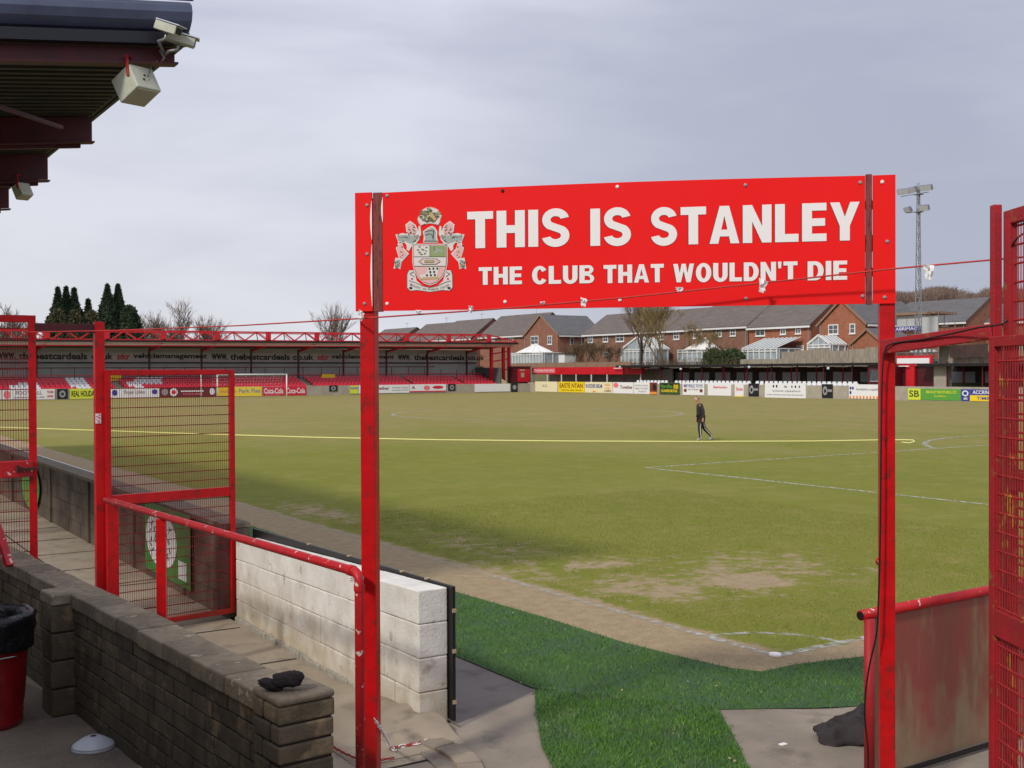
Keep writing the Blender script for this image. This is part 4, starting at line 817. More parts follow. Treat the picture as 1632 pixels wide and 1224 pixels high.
b = MB(); sloped(b, -9.3, -4.44, 3.45, 3.58, 5.90, 6.01); fix(b.build('gutter', 'fascia_dark', st))
b = MB(); sloped(b, -9.3, -4.40, 3.44, 3.47, 6.325, 6.345); sloped(b, -4.47, -4.42, 3.7, 34, 5.93, 6.10); fix(b.build('edge_trim', 'fascia_dark', st))
for k, (y, zb_) in enumerate(((3.62, 5.74), (7.12, 5.58), (9.88, 5.50), (13.2, 5.50), (16.6, 5.5), (20, 5.5), (24, 5.5), (28, 5.5), (32, 5.5))):
    xe = -4.54; b = MB(); sloped(b, -9.2, xe, y-.012, y+.012, zb_+.02, 5.90); sloped(b, -9.2, xe+.02, y-.07, y+.07, zb_-.012, zb_+.008); 
    if k: sloped(b, -9.2, xe-.12, y+.06, y+.12, zb_-.05, zb_+.1)
    fix(b.build('beam', 'dark_red_steel', st))
b = MB()
b.bar(at(-60, 150, d=11.6), at(98, 203, d=13.2), .05, .04)
b.build('bracing', 'dark_red_steel', st)
b = MB(); b.bx(-9.5, -9.3, 3.4, 34, 0, 1.9); b.build('rear_wall', 'concrete_wall', st)
b = MB()
for k in range(5): b.bx(-8.9, -8.75, 4.2+k*7, 4.35+k*7, 0, 5.3)
b.build('column', 'dark_red_steel', st)
b = MB(); b.bx(-19, -9.6, -16, 3.0, 0, 4.35); b.bx(-19.1, -9.5, -16.1, 3.1, 4.36, 4.5)
tag(b.build('turnstile_building', 'grey_block'), 'plain block building beside the stand that shades the pavement', 'building')
# loudspeaker
def speaker(c, sx_, sy_, sz_, ax, lab):
    r_ = empty('loudspeaker', c, lab, 'loudspeaker', 'loudspeakers under the near stand roof')
    b = MB(); b.box(c, (sx_, sy_, sz_), ax); bevel(b.build('cabinet', 'box_white', r_), .012, 3)
    b = MB(); b.box(Vector(c)-ax[2]*(sz_/2+.002), (sx_*.86, sy_*.84, .012), ax); bevel(b.build('grille', 'box_face', r_), .004)
    b = MB(); p = Vector(c)-ax[0]*(sx_/2+.008)+ax[2]*(sz_*.22)-ax[1]*(sy_*.30); b.bar(p+UZ*.17, p-ax[2]*.03, .035, .01, ax[0]); b.bar(p+UZ*.17, p+UZ*.17+FY*.12, .035, .01); b.build('bracket', 'red_paint_rust', r_)
    return r_
kk = at(220, 137, d=10.6); px_ = 10.6/F_PX; FW_ = (kk-Vector(CAM.tolist())).normalized(); RT_ = FW_.cross(Vector(up.tolist())).normalized(); UP_ = RT_.cross(FW_).normalized()
e1_ = (RT_*37-UP_*5+FW_*32.6)*px_; e2_ = (-RT_*27-UP_*29+FW_*26.2)*px_; e3_ = (-RT_*15+UP_*34+FW_*22.2)*px_
cs = kk+(e1_+e2_+e3_)/2; a1_, a2_, a3_ = e1_.normalized(), e2_.normalized(), e3_.normalized()
r_ = speaker(cs, e1_.length, e2_.length, e3_.length, (a1_, a2_, a3_), 'larger white loudspeaker box hanging from the front red roof beam')
b = MB(); q = cs-a2_*(e2_.length/2)+a3_*.02+a1_*.0
for dx_, dz_ in ((0, 0), (.05, 0), (-.03, -.05)): b.tube([q+a1_*dx_+a3_*dz_, q+a1_*dx_+a3_*dz_-a2_*.006], .012, 8)
b.build('socket', 'black_rubber', r_)
cs2 = at(36, 305, d=16.0); speaker(cs2, .20, .16, .20, (a1_, a2_, a3_), 'small grey loudspeaker under the far edge of the near roof')
# cctv cameras
def cctv(c, d, ln_, wd, lab):
    r_ = empty('security_camera', c, lab, 'security camera', 'security cameras on the near roof'); d = Vector(d).normalized(); s = d.cross(UZ).normalized(); u_ = s.cross(d).normalized()
    b = MB(); b.box(c, (ln_, wd, wd*.8), (d, s, u_)); bevel(b.build('housing', 'box_white', r_), .006)
    b = MB(); b.box(Vector(c)+u_*(wd*.5)+d*.02, (ln_*1.1, wd*1.18, .01), (d, s, u_)); b.build('sunshield', 'plastic_white', r_)
    b = MB(); b.box(Vector(c)+d*(ln_/2+.003), (.006, wd*.75, wd*.55), (d, s, u_)); b.build('lens_window', 'black_rubber', r_)
    b = MB(); p = Vector(c)-u_*(wd*.45); b.tube([p, p-UZ*.06-d*.02, p-UZ*.10-d*.10, at(262, 88, d=10.9)], .014, 8); b.build('arm', 'steel', r_, smooth=True)
cctv(at(268, 45, d=10.6), RX*.85-FY*.30-UZ*.34, .25, .105, 'upper white security camera clamped to the near roof corner')
cctv(at(287, 63, d=10.75), RX*.9+FY*.25-UZ*.22, .28, .100, 'lower white security camera at the near roof corner pointing right')
b = MB(); b.tube([at(245, 50, d=10.8), at(250, 75, d=10.9), at(246, 95, d=10.95), at(240, 108, d=10.9), at(237, 128, d=10.7)], .006, 6); b.tube([at(255, 80, d=10.85), at(262, 92, d=10.85), at(255, 102, d=10.9), at(247, 96, d=10.9)], .012, 6); b.box(at(242, 45, d=10.85), (.10, .08, .16)); tag(b.build('camera_bracket', 'steel', smooth=False), 'metal bracket and looping leads holding the two cameras to the roof beam', 'bracket')
# ================================================================== PERSON
def skin_obj(name, J, Ed, m, parent, root_, sub=2, sc=1.0):
    bm = bmesh.new(); lay = bm.verts.layers.skin.verify(); idx = {}
    for k, (p, r) in J.items():
        v = bm.verts.new(p); idx[k] = v; rr = r if isinstance(r, tuple) else (r, r); v[lay].radius = (rr[0]*sc, rr[1]*sc); v[lay].use_root = (k == root_)
    for a, b_ in Ed: bm.edges.new((idx[a], idx[b_]))
    me = bpy.data.meshes.new(name); bm.to_mesh(me); bm.free(); me.materials.append(MATS[m]); o = bpy.data.objects.new(name, me); COL.objects.link(o); o.parent = parent
    sk = o.modifiers.new('skin', 'SKIN'); sk.branch_smoothing = .3; sk.use_smooth_shade = True; s_ = o.modifiers.new('sub', 'SUBSURF'); s_.levels = sub; s_.render_levels = sub
    return o
pr_ = empty('person', (21.59, 24.36, 0), 'person in dark tracksuit walking across the pitch with head bowed', 'person')
pr_.rotation_euler = (0, 0, math.atan2(.547, -.837)+.12)
J = dict(pel=((0, 0, .95), (.13, .15)), sp=((.015, 0, 1.10), (.125, .15)), ch=((.05, 0, 1.30), (.13, .17)), nk=((.10, 0, 1.455), .062), hb=((.135, 0, 1.54), (.075, .07)), hd=((.165, 0, 1.62), (.098, .082)), ht=((.165, 0, 1.695), (.075, .065)), ns=((.265, 0, 1.585), .014))
Ed = [('pel', 'sp'), ('sp', 'ch'), ('ch', 'nk'), ('nk', 'hb'), ('hb', 'hd'), ('hd', 'ht'), ('hd', 'ns')]
def limb(names, pts, rs, root_):
    prev = root_
    for n_, p, r in zip(names, pts, rs): J[n_] = (p, r); Ed.append((prev, n_)); prev = n_
for s_, sfx, L3 in ((1, 'l', [(.03, .10, .86), (.07, .10, .50), (.03, .10, .10), (.10, .10, .045), (.20, .10, .035)]), (-1, 'r', [(-.05, -.10, .86), (-.15, -.10, .50), (-.47, -.10, .17), (-.44, -.10, .08), (-.36, -.10, .035)])):
    limb(['hip'+sfx, 'kn'+sfx, 'an'+sfx, 'he'+sfx, 'to'+sfx], L3, [.095, .062, .042, .045, .035], 'pel')
for s_, sfx in ((1, 'l'), (-1, 'r')):
    f_ = -.03 if s_ > 0 else .08
    limb(['sh'+sfx, 'el'+sfx, 'wr'+sfx, 'pa'+sfx], [(.05, s_*.20, 1.40), (-.02+f_*.3, s_*.245, 1.13), (.0+f_, s_*.25, .89), (.015+f_, s_*.25, .83)], [.062, .046, .030, (.022, .034)], 'ch')
    for k in range(4): limb(['f%d%s' % (k, sfx), 'g%d%s' % (k, sfx)], [(-.02+f_+.022*k, s_*.25, .79), (-.005+f_+.022*k, s_*.24, .745-.008*(k in (1, 2)))], [.009, .008], 'pa'+sfx)
    limb(['t'+sfx, 'u'+sfx], [(.045+f_, s_*.245, .82), (.055+f_, s_*.235, .785)], [.010, .008], 'pa'+sfx)
    J['ear'+sfx] = ((.155, s_*.088, 1.60), .014); Ed.append(('hd', 'ear'+sfx))
JB = dict(J)
for k_ in J:
    if k_ in ('pel', 'sp', 'ch') or k_[:2] in ('sh', 'el', 'hi', 'kn'): r0 = J[k_][1]; JB[k_] = (J[k_][0], tuple(q*.62 for q in (r0 if isinstance(r0, tuple) else (r0, r0))))
body = skin_obj('body', JB, Ed, 'skin', pr_, 'pel', 1)
def sub_(keys, grow, mp_=None):
    j = {k: (J[k][0], tuple(r+grow for r in (J[k][1] if isinstance(J[k][1], tuple) else (J[k][1],)*2))) for k in keys}; e = [(a, b_) for a, b_ in Ed if a in j and b_ in j]; return j, e
for k_ in ('pel', 'sp', 'ch'): pass
j, e = sub_(['pel', 'sp', 'ch', 'shl', 'ell', 'wrl', 'shr', 'elr', 'wrr'], .022); j['nk'] = ((.085, 0, 1.435), (.078, .085)); e.append(('ch', 'nk')); j['pel'] = ((0, 0, .90), (.155, .175)); skin_obj('jacket', j, e, 'tracksuit', pr_, 'ch', 2)
j, e = sub_(['pel', 'hipl', 'knl', 'anl', 'hipr', 'knr', 'anr'], .022); j['anl'] = (j['anl'][0], (.058, .058)); j['anr'] = (j['anr'][0], (.056, .056)); tz = skin_obj('trousers', j, e, 'tracksuit', pr_, 'pel', 2)
for sfx in 'lr': j, e = sub_(['he'+sfx, 'to'+sfx], .014); j['an'+sfx] = (tuple(Vector(J['he'+sfx][0])+Vector((-.02, 0, .03))), .05); e.append(('he'+sfx, 'an'+sfx)); skin_obj('shoe', j, e, 'ad_grey', pr_, 'he'+sfx, 2)
b = MB()
for pts in ([(.03, .185, .88), (.07, .175, .50), (.03, .165, .12)], [(-.10, .0, .80), (-.16, -.015, .50), (-.455, -.035, .19)]):
    b.tube([Vector(p) for p in pts], .012, 5)
o = b.build('side_stripe', 'paper', pr_, local=True)
hb_ = MB(); bm = bmesh.new(); bmesh.ops.create_icosphere(bm, subdivisions=3, radius=1)
hb_.add([(.140+v.co.x*.112, v.co.y*.094, 1.645+v.co.z*.088) for v in bm.verts], [tuple(v.index for v in f.verts) for f in bm.faces if f.calc_center_median().x < .15 and f.calc_center_median().z > -.45 and f.calc_center_median().z-f.calc_center_median().x*1.2 < 1.0]); bm.free()
hb_.build('hair', 'hair_grey', pr_, local=True, smooth=True)

# yellow hose across the pitch
hp = [at(-30, 680, z=.03), at(30, 682, z=.03), at(110, 684.5, z=.03), at(300, 691, z=.03), at(500, 697, z=.03), at(700, 701, z=.03), at(900, 703, z=.03), at(1100, 703.7, z=.03), at(1300, 703, z=.03), at(1400, 701.3, z=.03), at(1440, 701, z=.03), at(1455, 701.5, z=.03), at(1458, 704, z=.03), at(1450, 706, z=.03), at(1437, 705, z=.03)]
b = MB(); b.tube(hp, .025, 6); tag(b.build('hose', 'hose_yellow', smooth=True), 'long thin yellow hose lying right across the pitch', 'hose')

# ================================================================== GOAL
g = empty('football_goal', (32.4, L_, 0), 'white football goal with net at the far end of the pitch', 'goal')
xl, xr = 28.75, 36.08
for x in (xl, xr): b = MB(); b.tube([(x, L_, 0), (x, L_, 2.5)], .065, 10); b.build('post', 'upvc', g, smooth=True)
b = MB(); b.tube([(xl-.06, L_, 2.5), (xr+.06, L_, 2.5)], .065, 10); b.build('crossbar', 'upvc', g, smooth=True)
b = MB()
for k in range(25): x = xl+k*(xr-xl)/24; b.tube([(x, L_+.05, 2.46), (x, L_+1.3, 2.3), (x, L_+1.9, .02)], .004, 3, False)
for z_ in np.arange(.3, 2.3, .3): b.tube([(xl, L_+1.9-.6*z_/2.3, z_), (xr, L_+1.9-.6*z_/2.3, z_)], .004, 3, False)
b.build('net', 'paper', g)
pp = at(321, 634, Y=104.6); b = MB(); b.tube([(pp.x, 104.6, 0), (pp.x, 104.6, 2.75)], .055, 8); tag(b.build('net_pole', 'upvc', smooth=True), 'slim white pole standing just left of the far goal', 'pole')

# ================================================================== STAND BEHIND THE FAR GOAL
YW = 113.47
sA_ = empty('grandstand', (38, YW, 0), 'long red trussed seated stand behind the far goal with lettered rear wall', 'stand')
SX0, SX1 = 2.0, 71.5
b = MB(); b.bx(SX0, 76.5, YW, YW+.22, 0, 1.12); b.build('front_wall', 'concrete_wall', sA_)
b = MB()
for k in range(6): b.bx(SX0, SX1, YW+1.4+k*.85, YW+2.25+k*.85, 0, .45+k*.24)
b.bx(SX0, SX1, YW+.22, YW+1.4, 0, .25); b.bx(SX0, SX1, YW+6.5, YW+9.4, 0, 1.75); b.build('terrace', 'concrete_wall', sA_)
b = MB(); b.bx(SX0, SX1, YW+9.3, YW+9.5, 1.6, 5.6); b.build('rear_wall', 'stand_grey', sA_)
b = MB(); b.bx(SX0, SX1, YW+9.20, YW+9.26, 3.95, 5.05); bn_ = b.build('banner', 'banner_grey', sA_)
b = MB(); c_ = MB(); x = SX0+.5; k = 0
for s_, wdt, mt in (('co.uk', 6, 0), ('sdcr', 5.2, 1), ('vehiclemanagement', 14, 0), ('www.', 3.2, 0), ('thebestcardeals', 13, 0), ('co.uk', 4.6, 0), ('sdcr', 5, 1), ('vehiclemanagement', 14.0, 0), ('www', 3, 0))*1: pass
def btxt(s_, u0, u1, mt, v=572):
    p0 = at(u0, v, Y=YW+9.16); p1 = at(u1, v, Y=YW+9.16); (c_ if mt else b).text(s_, (p0.x, YW+9.16, 4.22), (1, 0, 0), (0, 0, 1), p1.x-p0.x, .74, .03)
btxt('www.', -5, 25, 0); btxt('thebestcardeals', 30, 139, 0); btxt('co.uk', 146, 180, 0); btxt('sdcr', 187, 207, 1); btxt('vehiclemanagement', 212, 330, 0); btxt('www.', 337, 363, 0); btxt('thebestcardeals', 367, 462, 0); btxt('co.uk', 467, 500, 0); btxt('sdcr', 506, 524, 1); btxt('vehiclemanagement', 528, 628, 0); btxt('www.', 634, 654, 0); btxt('thebestcardeals', 660, 740, 0); btxt('co.uk', 746, 772, 0)
b.build('lettering', 'black_paint', bn_); c_.build('lettering', 'ad_red', bn_)
b = MB(); b.bx(SX0, SX1, YW+9.0, YW+9.1, 3.80, 3.93); b.bx(SX0, SX1, YW+6.5, YW+6.56, 2.0, 2.06)
b.build('dark_rail', 'black_paint', sA_)
rf = MB(); rv = [(SX0-1, YW+2.2, 5.95), (SX1+2.2, YW+2.2, 6.30), (SX1+2.2, YW+9.8, 5.75), (SX0-1, YW+9.8, 5.4)]
rf.add([Vector(p) for p in rv]+[Vector(p)+Vector((0, 0, .16)) for p in rv], [(0, 3, 2, 1), (4, 5, 6, 7), (0, 1, 5, 4), (1, 2, 6, 5), (2, 3, 7, 6), (3, 0, 4, 7)]); rf.build('roof', 'stand_dark', sA_)
zf = lambda x: 5.95+(x-SX0+1)/(SX1+3.2-SX0)*.35
b = MB(); b.add([(SX0-1, YW+2.35, 5.93), (SX1+2.2, YW+2.35, 6.28), (SX1+2.2, YW+4.6, 5.98), (SX0-1, YW+4.6, 5.63)], [(0, 3, 2, 1)]); b.bar((SX0-1, YW+2.9, 5.70), (SX1+1.5, YW+2.9, 6.0), .05, .10); b.build('soffit', 'stand_pale', sA_)
b = MB(); b.bar((SX0-1, YW+2.14, zf(SX0-1)+.07), (SX1+2.2, YW+2.14, zf(SX1+2.2)+.07), .08, .22); b.build('gutter', 'black_paint', sA_)
b = MB(); b.bar((SX0-1, YW+2.5, zf(SX0-1)-.42), (SX1+1.6, YW+2.5, zf(SX1)-.36), .06, .12); b.build('red_edge', 'stand_red', sA_)
tr_ = MB(); ZT_ = lambda x: zf(x)+1.18
tr_.bar((SX0-1, YW+2.3, ZT_(SX0)), (SX1-2.5, YW+2.3, ZT_(SX1)), .14, .16); tr_.bar((SX0-1, YW+2.3, zf(SX0)+.24), (SX1+2, YW+2.3, zf(SX1)+.24), .12, .12); tr_.bar((SX1-2.5, YW+2.3, ZT_(SX1)), (SX1+2, YW+2.3, zf(SX1)+.3), .14, .14)
tr_.bar((SX0-1, YW+3.9, ZT_(SX0)-.1), (SX1-2.5, YW+3.9, ZT_(SX1)-.1), .10, .10)
xs_ = np.arange(SX0+1.2, SX1-2, 6.0)
for x in xs_:
    tr_.bar((x, YW+2.3, zf(x)+.2), (x, YW+2.3, ZT_(x)), .6, .12, (0, 1, 0))
    for q in range(2):
        x0 = x+.5+q*2.7; xm = x0+1.35; x2 = x0+2.7
        if x2 < SX1-2: tr_.bar((x0, YW+2.3, zf(x0)+.24), (xm, YW+2.3, ZT_(xm)), .13, .13); tr_.bar((xm, YW+2.3, ZT_(xm)), (x2, YW+2.3, zf(x2)+.24), .13, .13); tr_.bar((xm, YW+2.3, ZT_(xm)), (xm+.8, YW+3.9, zf(xm)+.2), .09, .09)
tr_.build('truss', 'stand_red', sA_)
tr_ = MB()
for x in xs_:
    for q in range(2):
        x0 = x+.5+q*2.7; tr_.bar((x0+.3, YW+3.8, zf(x0)+.24), (x0-.9, YW+3.8, ZT_(x0)-.1), .06, .06)
tr_.build('rear_brace', 'ad_pink', sA_)
for x in xs_: b = MB(); b.bar((x, YW+7.6, 5.3), (x+.0, YW+3.0, zf(x)-.30), .22, .22); b.build('roof_bracket', 'stand_red', sA_)
for x in xs_: b = MB(); b.bx(x-.09, x+.09, YW+7.9, YW+8.1, 1.7, 5.5); b.build('column', 'dark_red_steel', sA_)
b = MB(); b.bar((SX0, YW+6.55, 2.25), (SX1, YW+6.55, 2.35), .05, .07); b.bar((SX0, YW+6.55, 3.25), (SX1-8, YW+6.55, 3.35), .06, .11)
for x in np.arange(SX0, SX1, 2.4): b.bx(x-.03, x+.03, YW+6.52, YW+6.58, 1.7, 3.3 if x < SX1-9 else 3.0)
b.build('railing', 'dark_red_steel', sA_)
b = MB(); b.bar((SX0, YW+6.45, 2.42), (SX1-1, YW+6.45, 2.48), .05, .08); b.build('railing', 'stand_red', sA_)
b = MB(); b.bx(SX1-.2, SX1, YW+3, YW+12, 0, 3.2); b.build('end_wall', 'stand_dark', sA_)
b = MB(); b.prism([(SX1+.05, YW+2, 0), (SX1+.05, YW+12, 0), (SX1+.05, YW+12, 3.6), (SX1+.05, YW+8, 3.4), (SX1+.05, YW+2, 1.3)], (.2, 0, 0)); fix(b.build('stair_side', 'litter', sA_))
b = MB()
for x in (SX1-.4, SX1+1.5, SX1+2.4): b.bx(x-.16, x+.16, YW+4.6, YW+5.0, 1.2, 5.9)
for zz in (2.6, 4.0, 5.0): b.bar((SX1-.4, YW+4.8, zz), (SX1+2.4, YW+4.8, zz+.4), .16, .16)
b.build('end_tower', 'stand_red', sA_)
for u0, u1 in ((513, 534), (171, 193), (776, 784)): b = MB(); p0 = at(u0, 600, Y=YW+6.3); p1 = at(u1, 600, Y=YW+6.3); b.bx(p0.x, p1.x, YW+6.3, YW+6.35, 1.85, 2.45); b.build('notice', 'ad_yellow', sA_)
# seats: nearest 300 of the red ones are objects of their own, the rest one mass
def seat_mesh(name, m):
    b = MB(); b.box((0, 0, .22), (.42, .38, .05)); b.add([(-.21, .17, .24), (.21, .17, .24), (.19, .26, .58), (-.19, .26, .58), (-.21, .21, .24), (.21, .21, .24), (.19, .30, .58), (-.19, .30, .58)], [(0, 1, 2, 3), (7, 6, 5, 4), (3, 2, 6, 7), (0, 3, 7, 4), (1, 5, 6, 2)]); b.box((0, .1, .1), (.06, .2, .2))
    return b.build(name, m, local=True)
red_s = seat_mesh('stadium_seat', 'seat_red'); wh_s = seat_mesh('stadium_seat', 'seat_white')
seats = []
for r_ in range(6):
    y = YW+1.85+r_*.85; z = .45+r_*.24
    n_ = 0; x = SX0+1
    while x < SX1-.5:
        gap = any(abs(x-g_) < .45 for g_ in (22.6, 35.8+9, 58.5, 66))
        if not gap:
            q = at(0, 0, d=1); dx = Vector((x, y, z))-Vector(CAM.tolist()); u = 816+F_PX*dx.dot(Vector(rt.tolist()))/dx.dot(Vector(fw.tolist()))
            white = (14 < u < 64 and r_ < 3+(u > 30)*1) or (124-4*r_ < u < 150-3*r_) or (r_ >= 3 and 215 < u < 258) or (218 < u+r_*5 < 236 and r_ < 4)
            seats.append((x, y, z, r_, white))
        x += .5
seats.sort(key=lambda s: (s[4] is False, s[0]+s[1]*2)); nw = 0
redl = [s for s in seats if not s[4]]; whl = [s for s in seats if s[4]]
first = True
for s in whl:
    o = wh_s if first else wh_s.copy()
    if not first: COL.objects.link(o)
    first = False; o.location = s[:3]; tag(o, 'white plastic seat among the red ones in the stand behind the goal', 'seat', 'white seats in the far stand')
redl.sort(key=lambda s: s[0]*.55+s[1]*.8); first = True
for s in redl[:300-len(whl)-85]:
    o = red_s if first else red_s.copy()
    if not first: COL.objects.link(o)
    first = False; o.location = s[:3]; tag(o, 'red plastic seat in the rows left of the goal in the far stand', 'seat', 'red seats in the far stand')
rest = MB(); T_ = [tuple(v.co) for v in red_s.data.vertices]; Fc = [tuple(p.vertices) for p in red_s.data.polygons]
for s in redl[300-len(whl)-85:]: rest.add([(p[0]+s[0], p[1]+s[1], p[2]+s[2]) for p in T_], Fc)
tag(rest.build('seat_rows', 'seat_red'), 'rows of red seats in the farther part of the stand behind the goal', 'seats', kind='stuff')

# ================================================================== ADVERT BOARDS
def board(wall, u0, u1, m, lab, items=(), z0=.06, z1=1.10, th=.05):
    """items: (text, x0, x1, y0, y1, material) in fractions; '@' draws a disc, '#' a block"""
    if wall == 'L': yp = YW-.06; a = at(u0, 625, Y=yp); b_ = at(u1, 625, Y=yp); org = Vector((a.x, yp, 0)); xd = Vector((1, 0, 0)); nrm = Vector((0, -1, 0)); W = b_.x-a.x
    else: xp = 74.0; a = at(u0, 625, X=xp); b_ = at(u1, 625, X=xp); org = Vector((xp, a.y, 0)); xd = Vector((0, -1, 0)); nrm = Vector((-1, 0, 0)); W = a.y-b_.y
    q = MB(); q.prism([org+UZ*z0, org+xd*W+UZ*z0, org+xd*W+UZ*z1, org+UZ*z1], -nrm*th); o = fix(q.build('advert_board', m, origin=org+xd*(W/2)+UZ*z0)); tag(o, lab, 'advert board'); H = z1-z0
    by = {}
    for k, (t_, x0, x1, y0, y1, mt) in enumerate(items):
        q = by.setdefault(mt, MB()); p = org+xd*(W*x0)+UZ*(z0+H*y0)+nrm*(.012+.003*k)
        if t_ == '@': c = org+xd*(W*(x0+x1)/2)+UZ*(z0+H*(y0+y1)/2)+nrm*(.012+.003*k); q.poly([c+xd*(W*(x1-x0)/2*math.cos(a_))+UZ*(H*(y1-y0)/2*math.sin(a_)) for a_ in np.linspace(0, 2*math.pi, 17)[:-1]])
        elif t_ == '#': q.poly([p, p+xd*(W*(x1-x0)), p+xd*(W*(x1-x0))+UZ*(H*(y1-y0)), p+UZ*(H*(y1-y0))])
        else: q.text(t_, p, xd, UZ, W*(x1-x0), H*(y1-y0), .018)
    for mt, q in by.items(): q.build('lettering', mt, o)
    return o
Lb = lambda *a, **k: board('L', *a, **k); Rb = lambda *a, **k: board('R', *a, **k)
Lb(-12, 2, 'ad_white', 'white advert board cut off by the left edge of the picture', [('CITY', .1, .9, .3, .7, 'ad_grey')])
Lb(3, 87, 'ad_white', 'white advert board reading FOOTBALL with red disc at left', [('@', .03, .16, .1, .9, 'ad_pink'), ('FOOTBALL', .26, .76, .48, .86, 'ad_grey'), ('accrington stanley club', .22, .80, .14, .30, 'ink'), ('TEAM', .85, .97, .6, .85, 'ad_red'), ('2008', .85, .97, .2, .42, 'ad_red')])
Lb(91, 108, 'ad_black', 'small black board with white disc left of the yellow holiday board', [('@', .2, .8, .15, .85, 'ad_grey'), ('@', .36, .64, .35, .65, 'ad_black')])
Lb(112, 175, 'ad_lime', 'lime yellow advert board reading REAL HOLIDAY DEPOT', [('REAL HOLIDAY DEPOT', .03, .97, .22, .80, 'ad_black')])
Lb(176, 254, 'ad_white', 'white advert board with blue crest and grey italic words behind the mesh gate', [('@', .03, .14, .25, .85, 'ad_blue'), ('Royal Union', .28, .70, .3, .8, 'ad_grey'), ('@', .84, .96, .35, .85, 'ad_blue')])
Lb(255, 344, 'ad_maroon', 'dark maroon advert board with three pale discs and a white line of words', [('@', .03, .14, .2, .9, 'ad_grey'), ('@', .17, .31, .1, .95, 'ad_white'), ('@', .20, .28, .3, .75, 'ad_red'), ('#', .36, .78, .55, .68, 'ad_white'), ('YOUR LOCAL BREWERY', .40, .76, .2, .42, 'ad_pink'), ('@', .88, .98, .2, .9, 'ad_white')])
Lb(346, 417, 'ad_yellow', 'yellow advert board reading Park Pies beside the goal post', [('Hollands', .06, .44, .35, .75, 'ad_orange'), ('Park Pies', .48, .97, .32, .82, 'ad_grey')])
Lb(419, 453.5, 'ad_red', 'red drink advert board with white script, left one of the pair', [('Coca-Cola', .06, .94, .22, .82, 'ad_white')])
Lb(454.5, 488, 'ad_red', 'red drink advert board with white script, right one of the pair', [('Coca-Cola', .06, .94, .22, .82, 'ad_white')])
Lb(525, 538, 'ad_black', 'small black board with white disc on bare wall right of the red drink boards', [('@', .2, .8, .15, .85, 'ad_grey'), ('@', .36, .64, .35, .65, 'ad_black')], z0=.45, z1=1.15)
Lb(558, 571, 'ad_lime', 'short yellow and white board left of the Together board', [('#', 0, 1, .55, .8, 'ad_grey')], z0=.15, z1=1.1)
Lb(572, 652, 'ad_white', 'white advert board reading Together partly behind the sign post', [('Together', .25, .60, .28, .78, 'ad_maroon'), ('FOOTBALL TICKETS', .66, .98, .55, .72, 'ad_grey'), ('Preston 01772', .66, .98, .25, .42, 'ad_grey')], z0=.16, z1=1.14)
Lb(653, 711, 'ad_white', 'white advert board with red lip shape and pink discs', [('A', .05, .15, .4, .8, 'ad_maroon'), ('@', .38, .55, .25, .85, 'ad_pink'), ('@', .62, .92, .4, .8, 'ad_red'), ('#', .0, 1, .02, .16, 'ad_red')], z0=.2, z1=1.16)
Lb(714.5, 726, 'ad_black', 'small black board with white disc right of the red lipped board', [('@', .2, .8, .15, .85, 'ad_grey'), ('@', .36, .64, .35, .65, 'ad_black')], z0=.3, z1=1.16)
Lb(757, 813, 'ad_white', 'blank white draped board near the far corner', [], z0=.12, z1=1.12)
Lb(815, 825, 'ad_black', 'narrow black board with grey disc at the far corner', [('@', .2, .8, .25, .7, 'ad_grey')], z0=0, z1=1.35)
Rz = dict(z0=.08, z1=1.38)
Rb(853, 888, 'ad_cream', 'faded pale board at the far corner left of the yellow board', [('KG', .35, .55, .45, .7, 'ad_grey')], **Rz)
Rb(890, 931, 'ad_yellow', 'yellow advert board with brown words EASTE NTAN near the far corner', [('EASTE NTAN', .05, .95, .42, .85, 'ad_brown'), ('sports bar food', .12, .9, .12, .28, 'ad_brown')], **Rz)
Rb(932, 976, 'ad_cream', 'cream advert board with dark arched words and orange square', [('RUDDER BELM', .04, .64, .45, .8, 'ad_blue'), ('FISH', .74, .92, .62, .85, 'ad_orange'), ('AND', .74, .92, .36, .5, 'ad_orange'), ('CHIPS', .72, .95, .1, .28, 'ad_brown'), ('#', .30, .40, .06, .18, 'ad_orange')], **Rz)
Rb(977, 1009, 'ad_white', 'white advert board with small red crest and the word Together', [('@', .02, .28, .5, .95, 'ad_pink'), ('Together', .36, .98, .32, .72, 'ad_maroon')], **Rz)
Rb(1010, 1035, 'ad_white', 'white advert board with fine grey print beside a brown picture panel', [('FOOTBALL WORLD', .06, .92, .66, .8, 'ad_grey'), ('FAMILY TICKETS', .06, .92, .40, .54, 'ad_grey'), ('01254 3', .3, .8, .14, .28, 'ad_grey')], **Rz)
Rb(1036, 1047, 'ad_brown', 'narrow brown picture panel with orange foot', [('@', .4, .9, .3, .9, 'ad_black'), ('#', 0, 1, 0, .2, 'ad_orange')], **Rz)
Rb(1051, 1083, 'ad_dkgreen', 'dark green advert board with yellow letters in black frame', [('#', .05, .95, .08, .92, 'ad_black'), ('#', .05, .95, .08, .5, 'ad_dkgreen'), ('Harvilles', .08, .66, .55, .86, 'ad_green'), ('BB', .72, .95, .5, .84, 'ad_yellow'), ('GARDENS', .1, .9, .2, .42, 'ad_yellow')], **Rz)
Rb(1088, 1122, 'ad_white', 'white advert board with pale blue words and two brown discs', [('MEYRELE TOYS', .06, .94, .62, .88, 'ad_blue'), ('ice cream', .25, .75, .40, .55, 'ad_grey'), ('@', .06, .20, .22, .52, 'ad_brown'), ('@', .80, .94, .22, .52, 'ad_brown')], **Rz)
Rb(1128, 1165, 'ad_white', 'white advert board with one line of red words above the wall', [('BeeHosting', .25, .85, .52, .78, 'ad_red')], **Rz)
